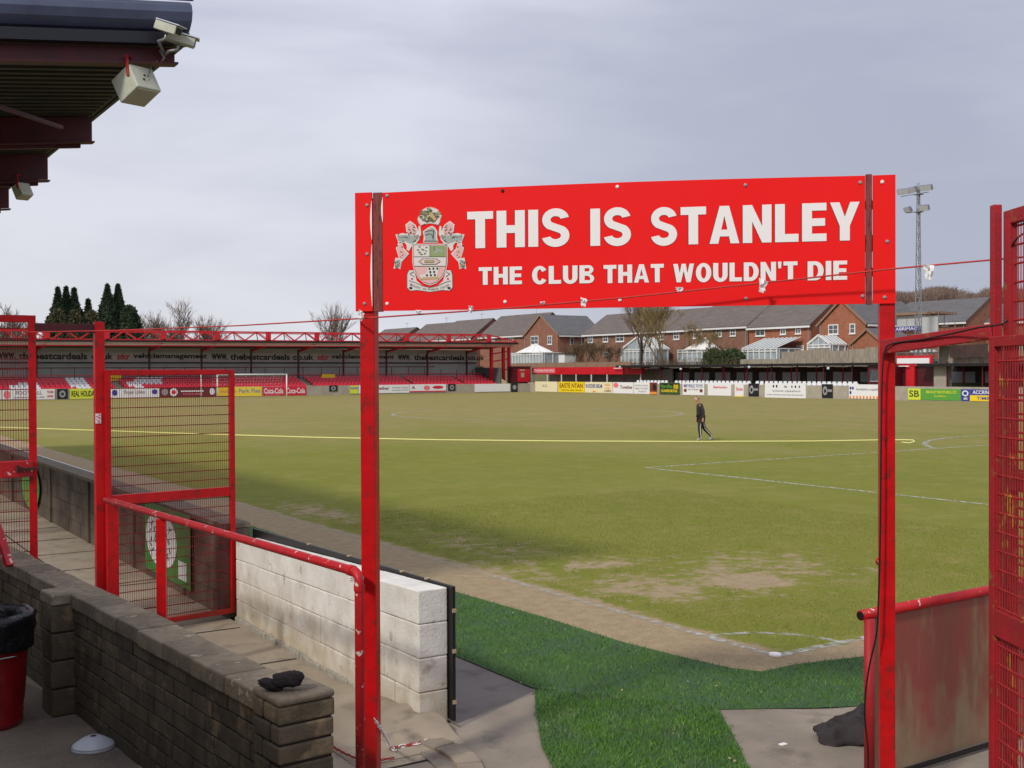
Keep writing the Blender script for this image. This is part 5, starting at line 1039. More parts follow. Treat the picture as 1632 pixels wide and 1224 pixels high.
Rb(1171, 1185, 'ad_white', 'narrow white board with red word and yellow foot', [('Stone', .15, .9, .42, .7, 'ad_red'), ('#', 0, 1, -.12, .02, 'ad_yellow')], **Rz)
Rb(1193, 1209, 'ad_black', 'black board with pale disc left of the longest white board', [('@', .08, .52, .2, .85, 'ad_grey'), ('@', .2, .4, .35, .65, 'ad_black'), ('#', .55, .95, .45, .62, 'ad_grey')], **Rz)
Rb(1219, 1284, 'ad_white', 'longest white advert board with black shapes and a line of print', [('@', .2, .24, .7, .9, 'ad_black'), ('@', .28, .32, .7, .9, 'ad_black'), ('www.cassino', .18, .88, .42, .56, 'ad_grey'), ('@', .48, .56, .7, .85, 'ad_grey'), ('@', .66, .69, .7, .85, 'ad_black'), ('@', .74, .78, .7, .86, 'ad_black'), ('@', .84, .87, .7, .86, 'ad_black'), ('www. printers and signs Accrington', .05, .95, .16, .28, 'ad_grey')], z0=-.02, z1=1.42)
Rb(1310, 1327, 'ad_black', 'black board with pale disc right of the longest white board', [('@', .08, .52, .2, .85, 'ad_grey'), ('@', .2, .4, .35, .65, 'ad_black'), ('#', .55, .95, .45, .62, 'ad_grey')], **Rz)
Rb(1353, 1407, 'ad_white', 'white advert board with orange squares along its foot beside the sign post', [('@', .02, .08, .62, .85, 'ad_blue'), ('@', .09, .15, .62, .85, 'ad_blue'), ('@', .02, .08, .3, .55, 'ad_blue'), ('insulation supplies', .22, .92, .55, .75, 'ad_grey')]+[('#', .02+.1*i, .07+.1*i, .02, .2, 'ad_orange') for i in range(10)], **Rz)
Rb(1408, 1420, 'ad_white', 'white board hidden mostly by the right sign post', [], **Rz)
Rb(1447, 1467, 'ad_lime', 'lime board with green letters SB right of the sign post', [('SB', .1, .9, .25, .85, 'ad_dkgreen')], z0=.1, z1=1.06)
Rb(1467.5, 1531, 'ad_green', 'long green advert board with pale green words', [('BRADLEY BROTHERS LTD', .14, .9, .6, .85, 'ad_lime'), ('building', .35, .65, .25, .45, 'ad_lime')], z0=.1, z1=1.06)
Rb(1532, 1545, 'ad_blue', 'small blue board with white crest', [('@', .1, .9, .4, .9, 'ad_white'), ('@', .25, .75, .5, .8, 'ad_blue'), ('afc', .3, .8, .1, .35, 'ad_white')], z0=.1, z1=1.06)
Rb(1546, 1600, 'ad_blue', 'blue board reading ACCRINGTON with yellow lower half by the right gate', [('ACCRINGTON', .08, .95, .6, .92, 'ad_white'), ('#', 0, 1, 0, .5, 'ad_yellow'), ('TIMBER', .2, .8, .12, .38, 'ad_blue')], z0=.1, z1=1.06)

# ================================================================== SIDE STAND ON THE RIGHT
XW = 74.05
rs = empty('side_stand', (XW, 70, 0), 'low dark covered stand with white seats along the far touchline', 'stand')
b = MB(); b.bx(XW, XW+.2, 15, 114, 0, 1.25); b.build('front_wall', 'concrete_wall', rs)
b = MB(); b.bx(XW+.2, 81, 15, 112, 0, .55); b.bx(76.2, 81, 15, 112, .56, .85); b.bx(77.2, 81, 15, 112, .86, 1.1); b.build('terrace', 'brown_dark', rs)
def roofseg(y0, y1, z0):
    b = MB(); b.add([(75.7, y0, z0), (75.7, y1, z0), (81.2, y1, z0-.1), (81.2, y0, z0-.1), (75.7, y0, z0+.14), (75.7, y1, z0+.14), (81.2, y1, z0+.04), (81.2, y0, z0+.04)], [(0, 1, 2, 3), (4, 7, 6, 5), (0, 4, 5, 1), (1, 5, 6, 2), (2, 6, 7, 3), (3, 7, 4, 0)]); b.build('roof', 'brown_dark', rs)
    b = MB(); b.bx(75.62, 75.69, y0, y1, z0-.12, z0+.12); b.build('roof_edge', 'black_paint', rs)
roofseg(58.6, 97.5, 3.22); roofseg(20, 55.2, 3.10)
b = MB(); b.bx(81, 81.2, 15, 98, 0, 3.05); b.build('rear_wall', 'brown_dark', rs)
ys_ = np.arange(22, 97, 3.4)
for i, y in enumerate(ys_):
    if 55.5 < y < 58.4: continue
    b = MB(); b.bx(76.2, 76.32, y-.06, y+.06, .5, 3.4); b.build('column', 'dark_red_steel', rs)
b = MB()
for y in ys_: b.bx(80.85, 80.95, y+1.55, y+1.70, .8, 3.3)
b.build('rear_stud', 'stand_red', rs)
b = MB()
for y in ys_[::1]: b.bx(80.9, 80.96, y+.5, y+2.9, 1.3, 2.5)
b.build('rear_panel', 'stand_grey', rs)
b = MB()
for y in ys_[6:]: b.bx(76.6, 76.7, y+.8, y+2.4, 2.98, 3.06)
b.build('strip_light', 'stand_pale', rs)
for u, v in ((988, 585), (1085, 588), (1194, 585), (1320, 587)):
    c = at(u, v, X=75.4); b = MB(); b.lathe([(0, -.14), (.10, -.11), (.15, -.03), (.13, .06), (.06, .12), (0, .13)], c, 14); o = b.build('floodlamp', 'plastic_white', smooth=True)
    tag(o, 'round white lamp under the side stand roof edge, %s' % {988: 'nearest the far corner', 1085: 'above the green and blue boards', 1194: 'above the left disc board', 1320: 'above the right disc board'}[u], 'lamp', 'round lamps on the side stand')
first = True; sw0 = seat_mesh('stadium_seat', 'seat_white')
for row, (xx, z) in enumerate(((74.75, .88), (75.5, 1.02))):
    for (ua, ub) in ((1014, 1060), (1075, 1193), (1204, 1212), (1219, 1366)):
        ya = at(ua, 610, X=xx).y; yb = at(ub, 610, X=xx).y; y = ya
        while y > yb:
            o = sw0 if first else sw0.copy()
            if not first: COL.objects.link(o)
            first = False; o.location = (xx, y, z); o.rotation_euler = (0, 0, -math.pi/2); o.scale = (1.1, 1.1, 1.0)
            tag(o, 'white plastic seat in the %s row of the low side stand' % ('front' if row == 0 else 'second'), 'seat', 'white seats in the %s row of the side stand' % ('front' if row == 0 else 'second')); y -= .62
# corner shelter, red
cs_ = empty('corner_shelter', (77, 105, 0), 'long red boarded shelter with white lettered sign at the far corner', 'shelter')
ya, yb = at(848, 590, X=77).y, at(1025, 590, X=77).y
b = MB(); b.bx(77, 77.2, yb, ya, 2.28, 3.2); b.build('fascia', 'stand_red', cs_)
b = MB(); b.bx(77.2, 80, yb, ya, 3.0, 3.15); b.build('roof', 'dark_red_steel', cs_)
b = MB(); b.bx(79.8, 80, yb-2, ya, .5, 2.9); b.build('rear_wall', 'concrete_wall', cs_)
b = MB(); y = yb+.5
while y < ya: b.bx(77.0, 77.1, y-.06, y+.06, .3, 2.27); y += 3.2
b.build('post', 'stand_pale', cs_)
y0_, y1_ = at(850, 590, X=76.9).y, at(884, 590, X=76.9).y; b = MB(); b.bx(76.94, 76.98, y1_, y0_, 2.45, 3.05); o = b.build('sign', 'ad_pink', cs_); b = MB(); b.text('The Stanley Online Shop', (76.93, y0_-.3, 2.6), (0, -1, 0), (0, 0, 1), y0_-y1_-.6, .34, .01); b.build('lettering', 'ad_white', o)
hu = empty('turnstile_hut', (75.5, 117, 0), 'small dark red hut with pale notices in the far corner', 'hut')
ha, hb2 = at(823, 600, Y=116), at(845.5, 600, Y=116); b = MB(); b.bx(ha.x, hb2.x, 116, 118, 0, 3.25); b.build('hut_wall', 'dark_red_steel', hu); b = MB(); b.bx(ha.x-.1, hb2.x+.1, 115.9, 118.1, 3.26, 3.38); b.build('roof', 'ad_maroon', hu); b = MB(); b.bx(ha.x+.15, hb2.x-.15, 115.94, 115.98, 1.3, 3.0); b.build('door_panel', 'stand_red', hu); b = MB(); b.bx(ha.x+.7, ha.x+1.2, 115.90, 115.93, 1.9, 2.5); b.bx(ha.x+.5, ha.x+1.3, 115.90, 115.93, 2.75, 2.95); b.build('notice', 'litter', hu)
# booth in the side stand
bo = empty('control_booth', (76.5, 57, 0), 'dark red booth with window and white red fascia right of the sign post', 'booth')
y0_, y1_ = at(1383, 600, X=75.9).y, at(1424, 600, X=75.9).y
b = MB(); b.bx(75.9, 79, y1_, y0_, .5, 3.1); b.build('booth_wall', 'dark_red_steel', bo); b = MB(); b.bx(75.84, 75.88, y1_+.3, y0_-.3, 1.7, 2.7); b.build('window', 'glass_dark', bo); b = MB(); b.bx(75.80, 75.83, y1_+1.1, y1_+1.2, 1.7, 2.7); b.bx(75.8, 75.83, y1_+.3, y0_-.3, 1.62, 1.69); b.build('window_frame', 'stand_grey', bo)
y0_, y1_ = at(1430, 600, X=77).y, at(1486, 600, X=77).y
b = MB(); b.bx(76.9, 77.1, y1_, y0_, 3.05, 3.95); b.build('fascia', 'stand_red', bo); b = MB(); b.bx(76.82, 76.88, y1_+.2, y0_-.1, 3.25, 3.72); b.build('fascia_sign', 'ad_white', bo)
b = MB(); b.bx(77.2, 77.4, y1_, y0_, .3, 3.0); b.build('screen_wall', 'dark_red_steel', bo); b = MB(); b.bx(76.9, 77.15, y0_-1.9, y0_-1.0, .3, 3.0); b.build('door', 'stand_red', bo)
b = MB(); p = at(1500, 600, X=76.6); b.bx(76.6, 77, p.y-.75, p.y+.75, .9, 3.0); tag(b.build('block_pier', 'concrete_wall'), 'pale block pier between two parts of the side stand', 'pier')

# ================================================================== FLOODLIGHT MAST, GANTRY
fm = empty('floodlight_mast', (78.5, 57, 0), 'tall slender lattice floodlight mast rising behind the side stand', 'floodlight')
mb_ = at(1464, 600, X=79.5); mx_, my_ = 79.5, mb_.y; zt_ = at(1462, 303, X=79.5).z
b = MB(); hw0, hw1 = .42, .13
for a_ in range(3):
    an = a_*2.094+.5; b.bar((mx_+hw0*math.cos(an), my_+hw0*math.sin(an), 0), (mx_+hw1*math.cos(an), my_+hw1*math.sin(an), zt_), .07, .07)
z = 3; 
while z < zt_-.3:
    f0 = hw0+(hw1-hw0)*z/zt_; f1 = hw0+(hw1-hw0)*(z+1.05)/zt_
    for a_ in range(3):
        an, a2 = a_*2.094+.5, (a_+1)*2.094+.5; b.bar((mx_+f0*math.cos(an), my_+f0*math.sin(an), z), (mx_+f1*math.cos(a2), my_+f1*math.sin(a2), z+1.05), .035, .035); b.bar((mx_+f0*math.cos(an), my_+f0*math.sin(an), z), (mx_+f0*math.cos(a2), my_+f0*math.sin(a2), z), .035, .035)
    z += 1.05
b.build('lattice', 'galvanised', fm)
for k, (u, v, w_) in enumerate(((1440, 305, 1.0), (1455, 302, .95), (1476, 299, 1.0), (1447, 334, .75), (1473, 331, .8))):
    c = at(u, v, X=79.3); l = MB(); d_ = Vector((-.8, .25 if k % 2 else -.2, -.55)).normalized(); s_ = d_.cross(UZ).normalized(); u_ = s_.cross(d_).normalized()
    l.box(c, (.30, w_*1.15, .50), (d_, s_, u_)); ho = bevel(l.build('lamp_head', 'galvanised', fm), .03); l = MB(); l.box(c+d_*.16, (.03, w_*1.05, .42), (d_, s_, u_)); l.build('lamp_glass', 'plastic_white', ho)
b = MB()
for zz, us in ((at(1462, 309, X=79.5).z, (1436, 1480)), (at(1462, 337, X=79.5).z, (1444, 1478))):
    p, q = at(us[0], 305, X=79.5), at(us[1], 305, X=79.5); b.bar((79.5, p.y, zz), (79.5, q.y, zz), .06, .06); b.bx(79.2, 79.8, my_-.35, my_+.35, zz-.10, zz-.04)
b.build('cross_arm', 'galvanised', fm)
gn = empty('camera_gantry', (83, 59, 3), 'scaffold camera gantry with flat timber roof and grey sheets behind the side stand', 'gantry')
gp0, gp1 = at(1428, 520, X=83), at(1497, 520, X=83); ya, yb = gp0.y, gp1.y; zz = lambda v: at(1460, v, X=83).z
b = MB(); b.bx(82.6, 86, yb+.2, ya, zz(501.5), zz(498)); b.build('roof', 'verge', gn)
b = MB(); b.bx(83.0, 83.1, yb+1.0, ya-.1, zz(520), zz(502)); b.bx(82.9, 83.0, yb+.1, yb+1.9, zz(538), zz(506)); b.build('sheeting', 'stand_grey', gn)
b = MB(); b.bx(82.7, 82.8, yb+1.8, ya, zz(527), zz(520)); o = b.build('sign', 'ad_blue', gn); b = MB(); b.text('ABRIMAC', (82.68, ya-.2, zz(526)), (0, -1, 0), (0, 0, 1), ya-yb-2.4, zz(521)-zz(526), .01); b.build('lettering', 'ad_white', o)
b = MB()
for y in np.linspace(yb+.1, ya-.1, 5): b.tube([(83.0, y, 2.4), (83.0, y, zz(495))], .035, 5); b.tube([(85.5, y, 2.4), (85.5, y, zz(497))], .035, 5)
for v in (533, 548, 562): b.tube([(82.95, yb, zz(v)), (82.95, ya, zz(v))], .03, 5); b.tube([(85.5, yb, zz(v)), (85.5, ya, zz(v))], .03, 5)
b.bar((82.95, yb, zz(575)), (82.95, ya, zz(548)), .05, .05); b.build('scaffold', 'galvanised', gn)
b = MB(); b.bx(82.9, 85.5, yb, ya, zz(552), zz(549.5)); b.build('deck', 'fence_wood', gn)
b = MB(); random.seed(3)
for k in range(6): y = yb+.6+k*.5; b.bx(83.2, 83.5, y, y+.3, zz(562)+.02, zz(562)+random.uniform(.2, .5))
b.build('crate_stack', 'stand_pale', gn)

# ================================================================== FENCES BEHIND THE SIDE STAND
def fence(name, Xp, u0, u1, zb, zt, lab, m='fence_wood', bw_=.16, cat='fence', step=None):
    ya, yb = at(u0, 560, X=Xp).y, at(u1, 560, X=Xp).y; r_ = empty(name, (Xp, (ya+yb)/2, zb), lab, cat); b = MB(); y = yb; k = 0
    while y < ya:
        dz = 0 if not step else step*(int((y-yb)/2.4) % 3)*.3; b.bx(Xp, Xp+.03, y, min(y+bw_-.012, ya), zb, zt-dz+random.uniform(-.02, .02)); y += bw_
    b.build('boards', m, r_); b = MB(); y = yb
    while y < ya: b.bx(Xp-.05, Xp-.005, y-.05, y+.05, zb-.3, zt+.05); y += 2.4
    b.build('post', m, r_); return r_
fence('wooden_fence', 85.2, 1246, 1412, 3.0, 5.0, 'tall pale grey wooden garden fence above the side stand roof', step=.5)
fence('wooden_fence', 84, 1180, 1412, 2.9, 3.95, 'lower weathered board fence directly above the side stand roof')
fence('wooden_fence', 85, 1497, 1640, 2.9, 4.9, 'pale board fence right of the camera gantry')
fence('wooden_fence', 84.2, 1514, 1574, 3.8, 5.0, 'dark brown slatted fence panel in front of the pale fence on the right', 'brown_dark')
fence('wooden_fence', 84, 812, 1005, 3.0, 3.9, 'grey board fence below the bare bushes near the far corner', 'verge')
b = MB(); p = at(895, 574, X=86); b.bx(86, 88, p.y-.75, p.y+.75, 2.9, 5.1); o = tag(b.build('garden_shed', 'upvc'), 'small white garden shed left of the bare bushes', 'shed'); b = MB(); b.bx(85.9, 88.1, p.y-.85, p.y+.85, 5.11, 5.22); b.build('roof', 'roof_tile', o)

# ================================================================== HOUSES
def pywall(Xp, u): return at(u, 530, X=Xp).y
def house(lab, X0, X1, Y0, Y1, z0, ze, zr_, ridge, brick, roof, wins=(), side=(), trim='upvc', cat='house'):
    """Y0 is the end nearer the camera. ridge: 'Y' runs along the row, 'X' shows its gable to the pitch"""
    h = empty('brick_house', ((X0+X1)/2, (Y0+Y1)/2, z0), lab, cat); ov = .35
    b = MB(); xm, ym = (X0+X1)/2, (Y0+Y1)/2
    if ridge == 'Y':
        prof = [(X0, z0), (X1, z0), (X1, ze), (xm, zr_-.12), (X0, ze)]; b.prism([(x, Y0, z) for x, z in prof], (0, Y1-Y0, 0)); fix(b.build('wall', brick, h))
        b = MB(); k = (zr_-ze)/(xm-X0)
        for sgn, xe in ((-1, X0), (1, X1)):
            e = xe+sgn*ov; ze2 = ze-k*ov; p = [(e, Y0-.18, ze2), (e, Y1+.18, ze2), (xm, Y1+.18, zr_), (xm, Y0-.18, zr_)]; b.add([Vector(q) for q in p]+[Vector(q)+Vector((0, 0, .13)) for q in p], [(0, 1, 2, 3), (7, 6, 5, 4), (0, 4, 5, 1), (1, 5, 6, 2), (2, 6, 7, 3), (3, 7, 4, 0)])
        b.build('roof', roof, h); b = MB(); b.bx(X0-ov-.06, X0-ov+.04, Y0-.18, Y1+.18, ze-k*ov-.22, ze-k*ov); b.build('gutter_board', trim, h)
    else:
        prof = [(Y0, z0), (Y1, z0), (Y1, ze), (ym, zr_-.12), (Y0, ze)]; b.prism([(X0, y, z) for y, z in prof], (X1-X0, 0, 0)); fix(b.build('wall', brick, h))
        b = MB(); k = (zr_-ze)/(ym-Y0)
        for sgn, ye in ((-1, Y0), (1, Y1)):
            e = ye+sgn*ov; ze2 = ze-k*ov; p = [(X0-.18, e, ze2), (X1+.18, e, ze2), (X1+.18, ym, zr_), (X0-.18, ym, zr_)]; b.add([Vector(q) for q in p]+[Vector(q)+Vector((0, 0, .13)) for q in p], [(0, 1, 2, 3), (7, 6, 5, 4), (0, 4, 5, 1), (1, 5, 6, 2), (2, 6, 7, 3), (3, 7, 4, 0)])
        b.build('roof', roof, h); b = MB()
        for sgn, ye in ((-1, Y0), (1, Y1)): b.bar((X0-.22, ye+sgn*ov, ze-k*ov+.02), (X0-.22, ym, zr_+.02), .08, .24)
        b.build('verge_board', 'verge', h); b = MB(); b.bx(X0, X1, Y0-ov-.06, Y0-ov+.04, ze-k*ov-.2, ze-k*ov); b.build('gutter_board', trim, h)
    for (u, v, wp, hp_) in wins:
        c = at(u, v, X=X0-.03); l = at(u-wp/2, v, X=X0-.03); r_ = at(u+wp/2, v, X=X0-.03); hh = (at(u, v-hp_/2, X=X0-.03).z-at(u, v+hp_/2, X=X0-.03).z); ww_ = l.y-r_.y
        b = MB(); b.bx(X0-.05, X0-.005, c.y-ww_/2, c.y+ww_/2, c.z-hh/2, c.z+hh/2); f_ = b.build('window', 'upvc', h); n_ = 2 if ww_ > .85 else 1
        b = MB(); pw = (ww_-.16)/n_
        for i in range(n_):
            for j in range(2): y0 = c.y-ww_/2+.08+i*pw; z0_ = c.z-hh/2+.09+j*(hh-.18)/2; b.bx(X0-.07, X0-.052, y0+.05, y0+pw-.05, z0_+.04, z0_+(hh-.18)/2-.03)
        b.build('pane', 'glass_dark', f_); b = MB(); b.bx(X0-.12, X0-.004, c.y-ww_/2-.08, c.y+ww_/2+.08, c.z-hh/2-.09, c.z-hh/2-.005); b.build('sill', 'upvc', f_)
    for (x, z, w_, hh) in side:
        b = MB(); b.bx(x-w_/2, x+w_/2, Y0-.05, Y0-.005, z-hh/2, z+hh/2); f_ = b.build('window', 'upvc', h); b = MB(); b.bx(x-w_/2+.08, x+w_/2-.08, Y0-.07, Y0-.052, z-hh/2+.09, z+hh/2-.09); b.build('pane', 'glass_dark', f_)
    b = MB(); ya_ = Y0+.25 if ridge == 'Y' else Y1-.2; b.bx(X0-.10, X0-.01, ya_, ya_+.09, z0, ze-.1); b.build('downpipe', 'ad_grey', h)
    if ridge == 'Y' and cat == 'house':
        b = MB(); ya_ = Y0+(Y1-Y0)*.3; b.bar((xm, ya_, zr_), (xm, ya_, zr_+1.1), .05, .05); b.bar((xm-.1, ya_-.5, zr_+1.0), (xm+.1, ya_+.5, zr_+1.05), .04, .04)
        for k in range(5): b.bar((xm-.25, ya_-.45+.22*k, zr_+1.0), (xm+.25, ya_-.45+.22*k, zr_+1.0), .03, .03)
        b.build('aerial', 'galvanised', h)
    return h
zw = 3.2
PW = lambda u: pywall(95, u)
house('leftmost brick house of the row, only its grey roof showing over the truss', 95, 104, PW(640)+2, PW(590)+2, 3, 8.8, 11.6, 'Y', 'brick_brown', 'roof_tile')
house('brick house, second in the row, its brown gable tip over the stand roof', 95, 104, PW(693), PW(648), 3, 8.8, 12.0, 'Y', 'brick_brown', 'roof_tile')
house('brick house with grey roof just over the truss end, third in the row', 95, 104, PW(752), PW(695), 3, 8.8, 12.2, 'Y', 'brick_house', 'roof_tile')
house('wide brick house with large plain grey roof left of the gable fronted house', 95, 104, PW(846)+.3, PW(765), 3.2, 8.9, 12.4, 'Y', 'brick_house', 'roof_tile', [(814, 542, 8, 12), (785, 543, 6, 10)])
house('brick house with its gable to the pitch and three white windows, left of centre', 93.5, 102.5, pywall(93.5, 889), pywall(93.5, 836), 3.2, 8.5, 11.6, 'X', 'brick_house', 'roof_blue', [(852, 542.4, 12, 14), (876, 542, 7, 14), (875, 565, 12, 7)], [(96.2, 7.4, .7, 1.2), (98.4, 7.4, .7, 1.2)])
house('long brick terrace with grey roof behind the bare tree', 95, 104, PW(1098), PW(931), 3.2, 8.4, 11.3, 'Y', 'brick_brown', 'roof_tile', [(941, 540, 8, 12), (965, 539, 8, 12), (988, 538, 13, 13), (1028, 537, 9, 12), (1053, 535.5, 8, 12), (1078, 534.5, 9, 13), (966.5, 564, 9, 7)])
house('brown brick terrace with higher grey roof right of the bare tree', 95, 104, PW(1192), PW(1100), 3.2, 8.5, 11.5, 'Y', 'brick_brown', 'roof_tile', [(1112, 532.6, 14, 13), (1145.5, 530.6, 9, 12), (1168, 529.6, 9, 12)])
house('orange brick terrace house with three white upper windows and a striped conservatory', 94, 103.5, pywall(94, 1292), pywall(94, 1194), 3.2, 8.2, 11.5, 'Y', 'brick_orange', 'roof_tile', [(1211.7, 528.6, 15, 14), (1248, 526.6, 9, 13), (1272, 525.7, 9, 13), (1275.5, 554, 11, 7)])
house('orange brick house with its gable to the pitch at the right end of the row', 93.5, 104, pywall(93.5, 1379), pywall(93.5, 1306), 3.2, 8.05, 10.7, 'X', 'brick_orange', 'roof_blue', [(1328, 525, 16, 16), (1358.5, 523.7, 9, 16)], [(95.6, 7.3, .6, 1.4), (97.2, 7.3, .6, 1.4)])
house('low orange brick extension with grey lean-to roof beside the right gable house', 91, 96, pywall(91, 1408), pywall(91, 1358), 3.2, 5.6, 7.1, 'X', 'brick_orange', 'roof_blue')
G = 112
house('brick house with wide grey roof behind the camera gantry', G, G+9, pywall(G, 1540), pywall(G, 1415), 4, at(1480, 513, X=G).z, at(1500, 480, X=G+4.5).z, 'Y', 'brick_house', 'roof_blue', [(1506, 515, 10, 9)])
house('brick house with grey roof far right beside the right gate', G+4, G+13, pywall(G+4, 1640), pywall(G+4, 1543), 4, at(1560, 513, X=G+4).z, at(1560, 488, X=G+8.5).z, 'Y', 'brick_house', 'roof_blue', [(1616, 516, 8, 14)])
def conservatory(lab, X0, X1, u0, u1, z0, ze, zr_, kind):
    Y1, Y0 = pywall(X0, u0), pywall(X0, u1); h = empty('conservatory', (X0, (Y0+Y1)/2, z0), lab, 'conservatory'); ym = (Y0+Y1)/2
    b = MB(); b.bx(X0+.06, X1, Y0+.06, Y1-.06, z0, ze-.05); b.build('glazing', 'glass_pale', h)
    b = MB(); n_ = max(3, int((Y1-Y0)/.8))
    for i in range(n_+1): y = Y0+(Y1-Y0)*i/n_; b.bx(X0-.04, X0+.055, y-.07, y+.07, z0, ze)
    for z in (z0+.1, z0+.7, ze-.35, ze-.05): b.bx(X0-.05, X0+.05, Y0-.05, Y1+.05, z-.06, z+.06)
    for x in (X0+.4, (X0+X1)/2, X1-.3): b.bx(x-.06, x+.06, Y0-.04, Y0+.05, z0, ze)
    b.bx(X0, X1, Y0-.05, Y0+.04, ze-.12, ze); b.build('frame', 'upvc', h); b = MB(); c = MB()
    if kind == 'gable':
        for sgn, ye in ((1, Y0), (-1, Y1)):
            c.add([(X0, ye, ze), (X1, ye, ze), (X1, ym, zr_), (X0, ym, zr_)], [(0, 1, 2, 3)])
            for i in range(6): x = X0+(X1-X0)*i/5; b.bar((x, ye, ze+.03), (x, ym, zr_+.03), .10, .07)
            b.bar((X0-.05, ye, ze+.04), (X0-.05, ym, zr_+.05), .12, .22)
        for i in range(1, 4): y = Y0+(Y1-Y0)*i/4; b.bar((X0-.03, y, ze), (X0-.03, y, ze+(zr_-ze)*(1-abs(y-ym)/(ym-Y0))), .07, .07)
        c.add([(X0+.02, Y0, ze), (X0+.02, Y1, ze), (X0+.02, ym, zr_)], [(0, 1, 2)])
    elif kind == 'lean':
        c.add([(X0, Y0, ze), (X0, Y1, ze), (X1, Y1, zr_), (X1, Y0, zr_)], [(0, 1, 2, 3)])
        for i in range(9): y = Y0+(Y1-Y0)*i/8; b.bar((X0-.1, y, ze+.04), (X1, y, zr_+.04), .16, .08)
    else:
        for i in range(8):
            a0, a1 = math.pi*(i/8), math.pi*((i+1)/8); p = lambda a: Vector(((X0+X1)/2-(X1-X0)*.55*math.sin(a), ym+(Y1-Y0)*.52*math.cos(a), ze)); t_ = Vector(((X0+X1)/2, ym, zr_)); c.add([p(a0), p(a1), t_], [(0, 1, 2)]); b.bar(p(a0)+UZ*.03, t_+UZ*.03, .08, .08); b.bar(p(a0), p(a1), .1, .1)
    c.build('roof_glass', 'glass_pale' if kind != 'dome' else 'stand_pale', h); b.build('roof_bars', 'upvc', h)
conservatory('pale rounded conservatory left of the gable fronted house', 89, 93, 812, 864, 3.0, 5.6, 7.0, 'dome')
conservatory('white gabled conservatory behind the left bare tree', 91.2, 94, 990, 1042, 3.2, 5.7, 7.3, 'gable')
conservatory('white rounded conservatory right of the bare tree', 89.5, 94, 1080, 1127, 3.2, 5.4, 6.9, 'dome')
conservatory('long conservatory with striped lean-to glass roof', 89.5, 93.5, 1183, 1238, 3.2, 5.3, 6.6, 'lean')
conservatory('small white gabled conservatory peeping over the fence', 90.5, 93.3, 1287, 1323, 3.2, 5.6, 6.6, 'gable')

# ================================================================== TREES
def bare_tree(lab, x, y, z0, h, sp, m, seed, lean=0, levels=5, multi=1, group=None, name='bare_tree', rmin=.02, cat='tree', tw=1.0):
    rnd = random.Random(seed); r_ = empty(name, (x, y, z0), lab, cat, group); tb, cb = MB(), MB()
    def grow(p, d, ln_, rad, lev):
        n_ = 3; pts = [p]; q = p.copy(); dd = d.copy()
        for i in range(n_): dd = (dd+Vector((rnd.gauss(0, .10), rnd.gauss(0, .10), rnd.gauss(.03, .05)))).normalized(); q = q+dd*(ln_/n_); pts.append(q.copy())
        rs = [max(rmin*.7, rad*(1-.45*i/n_)) for i in range(n_+1)]; (tb if lev == 0 else cb).tube(pts, rs, 5 if lev == 0 else 3, False, rnd.random())
        if lev >= levels: return
        k = (rnd.choice((3, 4)) if lev < 3 else 4)+(1 if tw > 1 and lev < 4 else 0)
        for i in range(k):
            f_ = rnd.uniform(.35, 1) if i else 1.0; bp = pts[0].lerp(pts[-1], f_) if f_ < 1 else pts[-1]; a = rnd.uniform(0, 6.28); sd = Vector((math.cos(a), math.sin(a), 0)); nd = (dd*1.0+sd*sp*rnd.uniform(.5, 1.2)+Vector((0, 0, .18))).normalized(); grow(bp, nd, ln_*rnd.uniform(.58, .82), max(rmin, rad*.52), lev+1)
    for i in range(multi): a = rnd.uniform(0, 6.28); grow(Vector((x+.3*i*math.cos(a), y+.3*i*math.sin(a), z0)), Vector((lean+rnd.gauss(0, .12)*(multi > 1), rnd.gauss(0, .08)*(1+multi*.5), 1)).normalized(), h*.31, h*.014, 0)
    tb.build('trunk', 'bark', r_); cb.build('crown', m, r_); return r_
def at3(u, Y): p = at(u, 560, Y=Y); return p
for u, Y, h, s_, lab in ((232, 175, 11.3, 21, 'bare round crowned tree just right of the dark conifers'), (276, 176, 12.2, 22, 'tallest round bare tree right of the conifers'), (334, 178, 10.6, 23, 'rounded bare tree standing third right of the conifers'), (20, 172, 11.5, 24, 'bare tree at the far left behind the stand roof'), (55, 185, 10.5, 25, 'thin bare tree between the left edge and the conifers')):
    p = at3(u, Y); bare_tree(lab, p.x, p.y, 0, h*1.25, .62, 'twig', s_, levels=5, rmin=.024, tw=2, group='bare trees behind the far stand')
p = at3(514, 150); bare_tree('bare twiggy tree alone left of the sign post, leaning right', p.x, p.y, 0, 15.5, .40, 'twig', 31, lean=.12, levels=5, rmin=.018, tw=1, multi=2)
p = at(1022, 560, X=86); bare_tree('tall bare tree in front of the brick terrace, left one of the pair', p.x-.0, p.y, 2.8, 12.5, .44, 'twig', 41, levels=5, rmin=.013, multi=3)
p = at(1056, 560, X=86.5); bare_tree('bushy bare tree with yellowish twigs in front of the brick terrace', p.x, p.y, 2.8, 11.6, .55, 'twig_yellow', 43, levels=5, rmin=.013, multi=3)
p = at(1110, 560, X=90); bare_tree('low yellowish bare tree beside the rounded conservatory', p.x, p.y, 3.0, 7.0, .65, 'twig_yellow', 47, levels=5, rmin=.014, multi=3)
